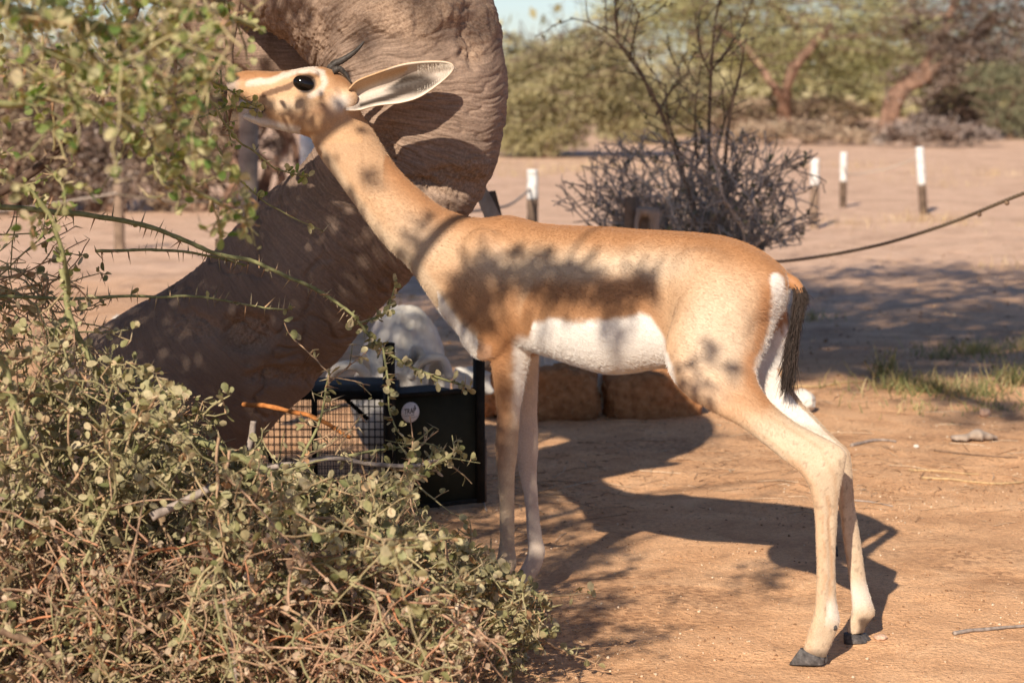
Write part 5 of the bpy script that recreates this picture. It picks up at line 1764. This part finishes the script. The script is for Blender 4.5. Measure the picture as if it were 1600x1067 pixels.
# ================================================================== GREY LEAFLESS SHRUB
def build_shrub():
    rng = np.random.default_rng(51)
    veg = Veg()
    d = 10.0; c = P(1095, 520, d); c[2] = 0
    root = empty('grey_shrub', c, 'leafless grey twiggy shrub with taller thin shoots behind the gazelle back', 'shrub')
    ok = inpoly([(858, 290), (905, 262), (925, 225), (960, 205), (1010, 200), (1060, 215), (1100, 195), (1160, 200), (1215, 205), (1265, 235), (1320, 232), (1325, 262), (1290, 300), (1285, 345), (1250, 385), (1180, 395), (1180, 620), (960, 620), (960, 400), (900, 350), (862, 330)])
    cfg = dict(DUSTY, step=.035, wander=.16, rmin=.0026, maxlev=3, first=4, gap=(2, 4), ang=(.4, 1.0), ratio=(.4, .62), thorn=.5, tlen=.028, leaf=.05, lsize=.02, leaflev=2, trop=np.array([0, 0, .012]))
    for k in range(95):
        a = rng.uniform(-1.35, 1.35)
        st = c + np.array([rng.normal(0, .09), rng.normal(0, .09), .02])
        dr = np.array([math.sin(a) * .95, rng.normal(0, .35), max(.25, math.cos(a)) * rng.uniform(.6, 1.1)])
        grow(veg, rng, st, dr, rng.uniform(.6, 1.0), .0075, 0, cfg, ok)
    o = stems_mesh(veg, rng, 0, hue=(0, 1)).build('twigs', M['twig_grey'], root); o['kind'] = 'stuff'
    o = thorns_mesh(veg, rng).build('thorns', M['twig_grey'], root, False); o['kind'] = 'stuff'
    mbl, *_ = leaves_mesh(veg, rng)
    o = mbl.build('leaves', M['leaf_dark'], root); o['kind'] = 'stuff'
    # tall shoots
    v2 = Veg()
    sh = [[(1085, 330), (1060, 250), (1030, 170), (1010, 130), (985, 95), (960, 60)], [(1020, 160), (1000, 110), (970, 70), (930, 40), (890, 28)], [(1025, 180), (1050, 140), (1075, 115)],
          [(1110, 300), (1108, 200), (1112, 100), (1120, 20), (1140, -30)], [(1112, 110), (1135, 80), (1160, 40), (1175, 0)], [(1112, 120), (1095, 80), (1085, 20)], [(1130, 290), (1140, 180), (1155, 120), (1165, 60)],
          [(1090, 260), (1086, 180), (1095, 100)], [(1120, 240), (1135, 180), (1150, 140)], [(1070, 260), (1045, 190), (1040, 130)], [(965, 60), (962, 20), (960, -10)], [(985, 95), (990, 60), (1000, 20)]]
    for k, s_ in enumerate(sh):
        pts = catmull([P(x, y, d - .1 + .04 * (k % 5)) for x, y in s_], 26)
        mb = MB(); tube(mb, pts, np.linspace(.0095, .0035, 26) if k in (0, 3, 6) else np.linspace(.006, .0025, 26), 6); mb.build('shoot', M['stem_brown'], root)
        dress(v2, pts, rng, dict(cfg, leaf=.5, lsize=.016, lk=(1, 3), thorn=.3), 0)
        for i in range(4, 25, 4):
            t = nrm3(pts[i] - pts[i - 1]); a = rng.normal(size=3); a = nrm3(a - t * (a @ t))
            grow(v2, rng, pts[i], t * .6 + a * .8, rng.uniform(.1, .26), .0028, 2, dict(cfg, leaf=.5, lsize=.016, lk=(1, 3), thorn=.3), None)
    o = stems_mesh(v2, rng, 0).build('shoot_twigs', M['twig_brown'], root); o['kind'] = 'stuff'
    mbl, *_ = leaves_mesh(v2, rng)
    o = mbl.build('shoot_leaves', M['leaf_olive'], root); o['kind'] = 'stuff'


build_shrub()


# ================================================================== BACKGROUND TREES AND THICKETS
def far_tree(name, label, cat, base, clumps, mat, trunks, seed, leaf=(.045, .10), dens=1.9, flat=.5, twig=None, lmat='bark_far', group=None, droop=0.0, streak=None):
    """base: pixel on the ground; clumps: (px, py, rx, ry, n) foliage masses; trunks: list of (pixels, r0, r1) at the same depth"""
    rng = np.random.default_rng(seed)
    g = GZ(*base); d = g[1]; k = d / F
    root = empty(name, g, label, cat, group)
    for px, r0, r1 in trunks:
        mb = MB(); pts = catmull([P(x, y, d + dz) for x, y, dz in px], 30)
        pts[0, 2] = min(pts[0, 2], -.02) if px[0][1] > base[1] - 15 else pts[0, 2]
        tube(mb, pts, np.linspace(r0, r1, 30) * (1 + .3 * fbm(pts * 2.2, seed, 2)), 14)
        V_, F_, A_ = mb.geo(); V_ = V_ + (fbm(V_ * 6, seed, 3) * r0 * .45)[:, None] * norm(fbm(V_ * 3 + 5, seed, 2)[:, None] * np.array([1, .5, .2]) + np.array([.3, -.8, 0]))
        mesh_obj('trunk' if r0 > .12 else 'limb', V_, F_, M[lmat], root, True, {'rnd': A_})
    lb, tb = MB(), MB()
    for (cx, cy, rx, ry, n) in clumps:
        n = int(n * dens)
        nc = max(4, int(n / 70))
        th = rng.uniform(0, 2 * math.pi, nc); rr = np.sqrt(rng.random(nc))
        cpx = cx + rx * rr * np.cos(th); cpy = cy + ry * rr * np.sin(th)
        dz = rng.normal(0, rx * k * .45, nc)
        cc = np.array([P(a, b, d + c_) for a, b, c_ in zip(cpx, cpy, dz)])
        size = rng.uniform(.25, .6, nc) * min(rx, ry * 1.6) * k * .7 + .12
        tone = rng.random(nc)
        ax1 = norm(rng.normal(size=(nc, 3)) * np.array([1, 1, .25]) + (np.array(streak) if streak is not None else 0))
        ci = rng.integers(0, nc, n)
        u = rng.normal(size=(n, 3)) * np.array([.34, .34, .16])
        along = rng.normal(0, .55, n)
        pp = cc[ci] + (u + ax1[ci] * along[:, None]) * size[ci][:, None]
        pp[:, 2] -= droop * np.abs(along) * size[ci]
        pp = pp[pp[:, 2] > .0]; ci = ci[:len(pp)]; n = len(pp)
        dd = norm(ax1[ci] + rng.normal(0, .6, (n, 3)) + np.array([0, 0, -droop * .5]))
        scatter(lb, NARROW_V * np.array([1.0, 1, 1]), NARROW_F, pp, frames(dd, rng, flat), rng.uniform(*leaf, n), np.clip(tone[ci] * .6 + rng.random(n) * .4, 0, 1))
        if twig:
            for j in range(nc):
                if rng.random() < twig:
                    a = cc[j] - ax1[j] * size[j]; b = cc[j] + ax1[j] * size[j]
                    tube(tb, catmull([a, cc[j] + rng.normal(0, .15, 3) * size[j], b], 8), np.linspace(.014, .005, 8) * d / 45 * 1.6, 3, rng.random(), cap=False)
                    for q in range(3):
                        w0 = cc[j] + ax1[j] * size[j] * rng.uniform(-.8, .6)
                        tube(tb, [w0, w0 + (ax1[j] + rng.normal(0, .8, 3)) * size[j] * .35, w0 + (ax1[j] + rng.normal(0, .8, 3)) * size[j] * .8], np.array([.008, .006, .004]) * d / 45 * 1.6, 3, rng.random(), cap=False)
    if lb.n:
        o = lb.build('foliage', M[mat], root, False); o['kind'] = 'stuff'
    if tb.n:
        o = tb.build('twigs', M['twig_brown'], root, False); o['kind'] = 'stuff'
    return root


far_tree('acacia_tree', 'broad green acacia tree with feathery layered crown behind the fence', 'tree', (1235, 212),
         [(1250, 20, 230, 80, 9000), (1100, 40, 150, 60, 5000), (1380, 50, 120, 45, 4000), (1000, 20, 90, 40, 2200), (1300, -90, 260, 80, 6000), (1050, -90, 160, 70, 3500), (1330, 110, 120, 40, 3500), (1180, 85, 80, 30, 2200)],
         'leaf_acacia', [([(1238, 214, -1), (1225, 170, -1.6), (1235, 120, -2), (1262, 80, -2), (1300, 40, -1)], .19, .08), ([(1228, 165, -1.6), (1205, 130, -2), (1170, 80, -1.5), (1120, 40, -1)], .11, .05), ([(1262, 85, .4), (1240, 40, 0), (1200, 0, 0)], .12, .06)], 61, twig=.4, streak=(1.2, 0, -.1))
far_tree('drooping_tree', 'olive drooping acacia with dark underside standing beside the curled trunk', 'tree', (850, 246),
         [(850, 135, 95, 60, 7000), (900, 110, 100, 50, 5000), (810, 180, 60, 40, 3500), (960, 150, 60, 45, 3200), (840, 212, 70, 24, 2400), (930, 70, 60, 30, 1600), (800, 80, 30, 30, 500)],
         'leaf_olive', [([(855, 246, 0), (850, 210, 0), (870, 160, 0), (900, 110, 0)], .16, .06)], 62, twig=.35, droop=.5, streak=(.8, 0, .3))
far_tree('bent_tree', 'grey brown leafless tree with thick bent reddish trunk at the far right', 'tree', (1392, 217),
         [(1520, 30, 110, 60, 2600), (1560, 100, 80, 50, 1800), (1600, 10, 100, 90, 3000), (1540, -90, 160, 70, 2600), (1440, 130, 55, 40, 420), (1480, 100, 45, 40, 600)],
         'leaf_greybrown', [([(1388, 214, 0), (1390, 180, 0), (1402, 148, 0), (1432, 124, 0), (1470, 104, .2), (1510, 70, .4), (1560, 20, 0)], .23, .12), ([(1432, 124, 0), (1452, 90, .2), (1480, 40, 0), (1500, -40, 0)], .13, .06)], 63, leaf=(.04, .10), twig=.95)
far_tree('dark_bush', 'dark green rounded bush at the foot of the bent tree', 'bush', (1575, 218), [(1580, 150, 52, 50, 3800), (1600, 190, 50, 26, 2000), (1545, 125, 30, 25, 900)], 'leaf_dark', [([(1578, 218, 0), (1580, 190, 0), (1584, 150, 0)], .09, .04)], 64, twig=.3)
far_tree('pale_bush', 'pale grey green bush between the bent trunk and the dark bush', 'bush', (1490, 213), [(1498, 160, 50, 44, 3400), (1470, 190, 42, 22, 1600), (1530, 190, 44, 22, 1600)], 'leaf_greybrown', [([(1482, 226, 0), (1480, 190, 0), (1476, 150, 0)], .07, .03)], 65, twig=.5)
far_tree('dry_scrub', 'dry pale scrub under the green acacia crown', 'bush', (1300, 212), [(1290, 180, 70, 28, 2600), (1335, 200, 40, 16, 900), (1200, 185, 80, 30, 2400), (1120, 190, 80, 32, 2600)], 'leaf_dry', [([(1300, 222, 0), (1296, 195, 0), (1300, 170, 0)], .06, .03)], 66, twig=.6)
far_tree('olive_scrub', 'olive scrub behind the upper twigs of the grey shrub', 'bush', (1040, 224), [(1040, 170, 70, 42, 3200), (1000, 195, 60, 28, 1800), (1080, 140, 60, 40, 2200)], 'leaf_olive', [([(1040, 224, 0), (1040, 190, 0), (1046, 160, 0)], .06, .03)], 67, twig=.5)
far_tree('low_scrub', 'low tan scrub round the foot of the green acacia trunk', 'bush', (1262, 226), [(1250, 205, 60, 14, 1500), (1330, 212, 60, 10, 1000), (1180, 208, 50, 14, 1100)], 'leaf_dry', [([(1262, 226, 0), (1260, 212, 0), (1264, 198, 0)], .05, .03)], 68, twig=.5)
far_tree('low_scrub', 'low pale scrub round the foot of the bent reddish trunk', 'bush', (1430, 230), [(1440, 206, 50, 18, 1600), (1385, 218, 30, 8, 420), (1500, 212, 60, 14, 1400)], 'leaf_greybrown', [([(1430, 230, 0), (1432, 214, 0), (1436, 200, 0)], .05, .03)], 69, twig=.5)
# wood far behind, closing the horizon
def far_wood():
    rng = np.random.default_rng(91); lb = MB()
    for k in range(150):
        x = rng.uniform(-700, 2300); d = rng.uniform(75, 130)
        h = rng.uniform(1.2, 3.4) if 700 < x < 1000 else rng.uniform(2.0, 6.0)
        c = P(x, 130, d); w = rng.uniform(1.5, 4)
        n = 260
        pp = np.stack([c[0] + rng.normal(0, w * .5, n), d + rng.normal(0, 1, n), np.abs(rng.normal(0, h * .45, n))], 1)
        scatter(lb, NARROW_V * np.array([2, 1, 1]), NARROW_F, pp, frames(rng.normal(size=(n, 3)), rng, .4), rng.uniform(.25, .6, n), rng.random(n))
    o = lb.build('distant_wood', M['leaf_olive'], None, False)
    tag(o, 'distant belt of dry woodland closing the horizon', 'woodland', kind='stuff')


far_wood()
# brown thicket on the left, behind the thorn bush
for k, (bx, by, cl, lab) in enumerate([
        (40, 332, [(30, 230, 80, 90, 2600), (70, 140, 90, 70, 2200)], 'tangled brown thicket with pale stems at the far left of the fence'),
        (160, 330, [(150, 250, 80, 75, 2600), (200, 150, 90, 90, 2600)], 'brown leafless thicket behind the plain brown fence post'),
        (280, 330, [(280, 260, 70, 66, 2400), (320, 170, 70, 80, 2400), (300, 70, 90, 70, 1800)], 'dense brown thicket between the plain post and the thick grey post'),
        (420, 322, [(430, 235, 30, 20, 260), (400, 130, 60, 70, 1500), (460, 120, 60, 60, 1500)], 'dim brown bushes seen past the gazelle muzzle'),
        (-60, 336, [(-80, 200, 120, 130, 3000)], 'brown thicket beyond the leftmost thorn stems')]):
    tr = []
    rg = np.random.default_rng(300 + k)
    for q in range(7):
        x0 = bx + rg.normal(0, 40)
        tr.append(([(x0, by, 0), (x0 + rg.normal(0, 16), by - 50, 0), (x0 + rg.normal(0, 30), by - 110, 0), (x0 + rg.normal(0, 60), by - 190, 0)], rg.uniform(.03, .09), .02))
    far_tree('thicket', lab, 'bush', (bx, by), cl, 'leaf_greybrown' if k % 2 else 'leaf_dry', tr, 320 + k, leaf=(.03, .07), twig=1.0, group=None)


# ================================================================== GRASS, LITTER, STICKS, STONES
def blades(mb, c, n, h, spread, rng, lean=.5):
    th = rng.uniform(0, 2 * math.pi, n); r = np.abs(rng.normal(0, spread, n))
    b = np.stack([c[0] + r * np.cos(th), c[1] + r * np.sin(th), np.zeros(n)], 1); b[:, 2] = ground_z(b[:, 0], b[:, 1]) - .003
    hh = h * rng.uniform(.4, 1.2, n); dv = rng.normal(size=(n, 3)) * lean; dv[:, 2] = 1; dv = norm(dv)
    side = norm(np.cross(dv, rng.normal(size=(n, 3)))) * (.0022 + .006 * h)
    m = b + dv * (hh * .55)[:, None]; t = m + norm(dv + rng.normal(size=(n, 3)) * .5 * np.array([1, 1, .4])) * (hh * .45)[:, None]
    V = np.stack([b - side, b + side, m - side * .7, m + side * .7, t], 1).reshape(-1, 3)
    o = (np.arange(n) * 5)[:, None, None]
    T = np.array([(0, 1, 3), (0, 3, 2), (2, 3, 4)])[None] + o
    mb.add(V, T.reshape(-1, 3), None, np.repeat(np.clip(rng.normal(.5, .28, n), 0, 1), 5))


rng = np.random.default_rng(400)
mb = MB()
for px, py, n, h, sp in ((1520, 552, 200, .085, .13), (1400, 606, 170, .10, .12), (1450, 612, 200, .085, .16), (1530, 618, 180, .085, .15), (1585, 600, 110, .12, .10), (1268, 500, 60, .07, .09), (1470, 560, 90, .06, .14), (1600, 545, 90, .09, .10), (1385, 585, 60, .14, .05), (1560, 640, 90, .05, .2), (1430, 640, 90, .05, .25)):
    blades(mb, GZ(px, py), n, h, sp, rng)
tag(mb.build('green_grass', M['grass'], None, False), 'low green grass growing along the edge of the shaded sand', 'grass', kind='stuff')
mb = MB()
for px, py, n, h, sp in ((1440, 345, 130, .12, .35), (1520, 352, 80, .08, .4), (1330, 352, 110, .10, .5), (760, 262, 160, .16, 1.0), (880, 268, 160, .18, 1.0), (800, 275, 120, .14, .9), (1560, 275, 140, .16, 1.2), (1480, 290, 100, .12, 1.0), (1340, 262, 120, .16, 1.2), (930, 262, 140, .16, 1.0), (1600, 420, 60, .12, .2), (640, 470, 50, .05, .3)):
    blades(mb, GZ(px, py), n, h, sp, rng)
tag(mb.build('dry_grass', M['straw'], None, False), 'thin dry grass scattered over the sand by the fence', 'grass', kind='stuff')


def litter():
    rng = np.random.default_rng(410); mb = MB()
    # small twigs and straws, denser towards the shaded band behind the gazelle
    n = 8000
    py = np.concatenate([rng.uniform(600, 770, int(n * .55)), rng.uniform(740, 1080, n - int(n * .55))]); px = rng.uniform(560, 1640, n)
    g = np.array([G(a, b) for a, b in zip(px, py)])
    kp = fbm(g * 1.7, 12, 3) + rng.normal(0, .2, n) > .0
    kp |= rng.random(n) < .22
    g = g[kp]; n = len(g)
    g[:, 2] = ground_z(g[:, 0], g[:, 1]) + .0015
    a = rng.uniform(0, 2 * math.pi, n); d = np.stack([np.cos(a), np.sin(a), rng.normal(0, .10, n)], 1)
    far_ = sstep(5.2, 6.6, g[:, 1])
    kp = rng.random(n) < .35 + .65 * far_
    g, d, far_ = g[kp], d[kp], far_[kp]; n = len(g)
    scatter(mb, THORN_V * np.array([.55, 1, .55]), THORN_F, g, frames(d, rng), rng.uniform(.006, .045, n) * (.35 + .65 * far_) * (rng.random(n) ** 1.2 + .25), np.clip(rng.normal(.5, .28, n), 0, 1))
    # longer fine straws in the litter band
    k_ = rng.choice(n, 260)
    for q_ in k_:
        if far_[q_] > .4:
            b_ = g[q_] + d[q_] * rng.uniform(.05, .16); b_[2] = ground_z(b_[0], b_[1]) + .003
            tube(mb, [g[q_], (g[q_] + b_) / 2 + [rng.normal(0, .01), rng.normal(0, .01), .003], b_], .0013, 3, rng.uniform(.4, 1), cap=False)
    # crumbs: tiny flat flakes and pebbles
    n = 9000
    py = np.concatenate([rng.uniform(590, 800, int(n * .5)), rng.uniform(760, 1080, n - int(n * .5))]); px = rng.uniform(540, 1640, n)
    g = np.array([G(a_, b_) for a_, b_ in zip(px, py)])
    kp = (fbm(g * 2.3, 14, 3) + rng.normal(0, .25, n) > .02) | (rng.random(n) < .12)
    g = g[kp]; n = len(g); g[:, 2] = ground_z(g[:, 0], g[:, 1]) + .001
    OV = np.array([(1, 0, 0), (-1, 0, 0), (0, 1, 0), (0, -1, 0), (0, 0, .6), (0, 0, -.6)], float)
    OF = np.array([(0, 2, 4), (2, 1, 4), (1, 3, 4), (3, 0, 4), (2, 0, 5), (1, 2, 5), (3, 1, 5), (0, 3, 5)])
    scatter(mb, OV, OF, g, frames(rng.normal(size=(n, 3)) * [1, 1, .3], rng, 1.5), .0016 + .0042 * rng.random(n) ** 3, rng.random(n) ** .8)
    o = mb.build('leaf_litter', M['litter'], None, False)
    tag(o, 'fine twigs, crumbs and grit strewn over the red sand', 'litter', kind='stuff')
    # far specks
    mb = MB(); n = 1500
    px = rng.uniform(600, 1640, n); py = rng.uniform(385, 600, n)
    g = np.array([G(a_, b_) for a_, b_ in zip(px, py)]); g[:, 2] = ground_z(g[:, 0], g[:, 1]) + .002
    scatter(mb, OV, OF, g, frames(rng.normal(size=(n, 3)) * [1, 1, .3], rng, 1.5), .004 + .012 * rng.random(n) ** 3, rng.random(n))
    tag(mb.build('grit', M['litter'], None, False), 'scattered grit on the shaded sand behind the gazelle', 'grit', kind='stuff')


litter()


def stick(pts, r, mat, label, sub=0):
    """pixels on the ground"""
    p = np.array([GZ(x, y) for x, y in pts]); c = catmull(p, 24); c[:, 2] = ground_z(c[:, 0], c[:, 1]) + r * .9
    mb = MB(); tube(mb, c, np.linspace(r, r * .6, 24) * (1 + .15 * fbm(c * 60, 3, 2)), 7)
    tag(mb.build('stick', M[mat], None, True, origin=c[0]), label, 'stick', 'fallen sticks')


stick([(1490, 992), (1540, 986), (1610, 979)], .0048, 'stem_grey', 'straight grey stick lying on bare sand behind the hind hooves')
stick([(1215, 604), (1270, 606), (1310, 600), (1370, 596)], .006, 'straw', 'long pale crooked stick below the black tail tip')
stick([(1440, 748), (1500, 752), (1560, 757), (1600, 755)], .004, 'straw', 'thin pale straw stick beyond the hind legs')
stick([(1335, 783), (1370, 787), (1395, 792)], .003, 'stem_grey', 'short thin twig just behind the far hind hock')
stick([(1330, 698), (1370, 690), (1400, 692)], .006, 'stem_grey', 'grey forked twig on the litter beside the pale stone')
stick([(1460, 705), (1520, 712), (1590, 716)], .004, 'stem_brown', 'thin brown twig in front of the flat piece of bark')
stick([(1420, 735), (1480, 738), (1530, 742)], .003, 'straw', 'fine straw lying on the dappled sand')
stick([(690, 690), (735, 720), (760, 800)], .004, 'stem_grey', 'grey twig on the ground beside the drop door')
stick([(1300, 840), (1306, 856), (1308, 870)], .004, 'stem_dark', 'tiny dark bark scrap between the hind legs')


def stone(px, py, wpx, hpx, mat, label, seed, name='stone'):
    g = GZ(px, py); k = g[1] / F; V, Fs = icosphere(4)
    V = V * np.array([wpx * k / 2, wpx * k * .4, hpx * k / 2])
    V = V * (1 + .22 * fbm(norm(V) * 1.8 + seed, seed, 3))[:, None] + norm(V) * (fbm(V * 90, seed + 5, 2) * .002)[:, None]
    c = g + np.array([0, wpx * k * .4, hpx * k * .42])
    return tag(mesh_obj(name, V + c, Fs, M[mat], None, True, origin=c), label, name, 'stones on the sand')


stone(1254, 648, 44, 42, 'bone', 'pale angular stone resting behind the hind leg', 3)
stone(1540, 652, 20, 14, 'sandstone' if 'sandstone' in M else 'straw', 'small pinkish stone near the grass tufts', 5)
stone(1377, 1001, 20, 9, 'sandstone' if 'sandstone' in M else 'straw', 'flat tan pebble beside the rear hoof', 7)
stone(1432, 700, 8, 6, 'bone', 'tiny white pebble on the dappled sand', 9)
# flat piece of bark: an uneven slab
g = GZ(1527, 691); k = g[1] / F
m_ = 30; V = []
xs_ = np.linspace(-1, 1, m_)
for x_ in xs_:
    w_ = (18 + 6 * math.sin(x_ * 5) + 4 * math.sin(x_ * 11)) * k * (1 - abs(x_) ** 5 * .7); t_ = (5.0 + 1.6 * math.sin(x_ * 4 + 1)) * k * (1 - abs(x_) ** 6 * .6)
    y_ = 5 * k * math.sin(x_ * 3)
    V += [(x_ * 37 * k, y_ - w_, 0), (x_ * 37 * k, y_ - w_ * .96, t_ * 1.7), (x_ * 37 * k, y_ + w_ * .3, t_ * 2.1), (x_ * 37 * k, y_ + w_, t_ * 1.2), (x_ * 37 * k, y_ + w_, 0)]
V = np.array(V) + np.array([0, .05, .004]); V = V + (fbm(V * 45, 5, 2) * .004)[:, None] + g
i = np.arange(m_ - 1)[:, None] * 5; j = np.arange(5)[None]; kk = (j + 1) % 5
Q = np.stack([i + j, i + 5 + j, i + 5 + kk, i + kk], -1).reshape(-1, 4)
tag(mesh_obj('bark_piece', V, [Q, np.array([[0, 1, 2, 3, 4]]), np.array([[4, 3, 2, 1, 0]]) + (m_ - 1) * 5], M['post_grey'], None, False, origin=g), 'flat pale piece of bark with dark underside on the sand', 'bark')
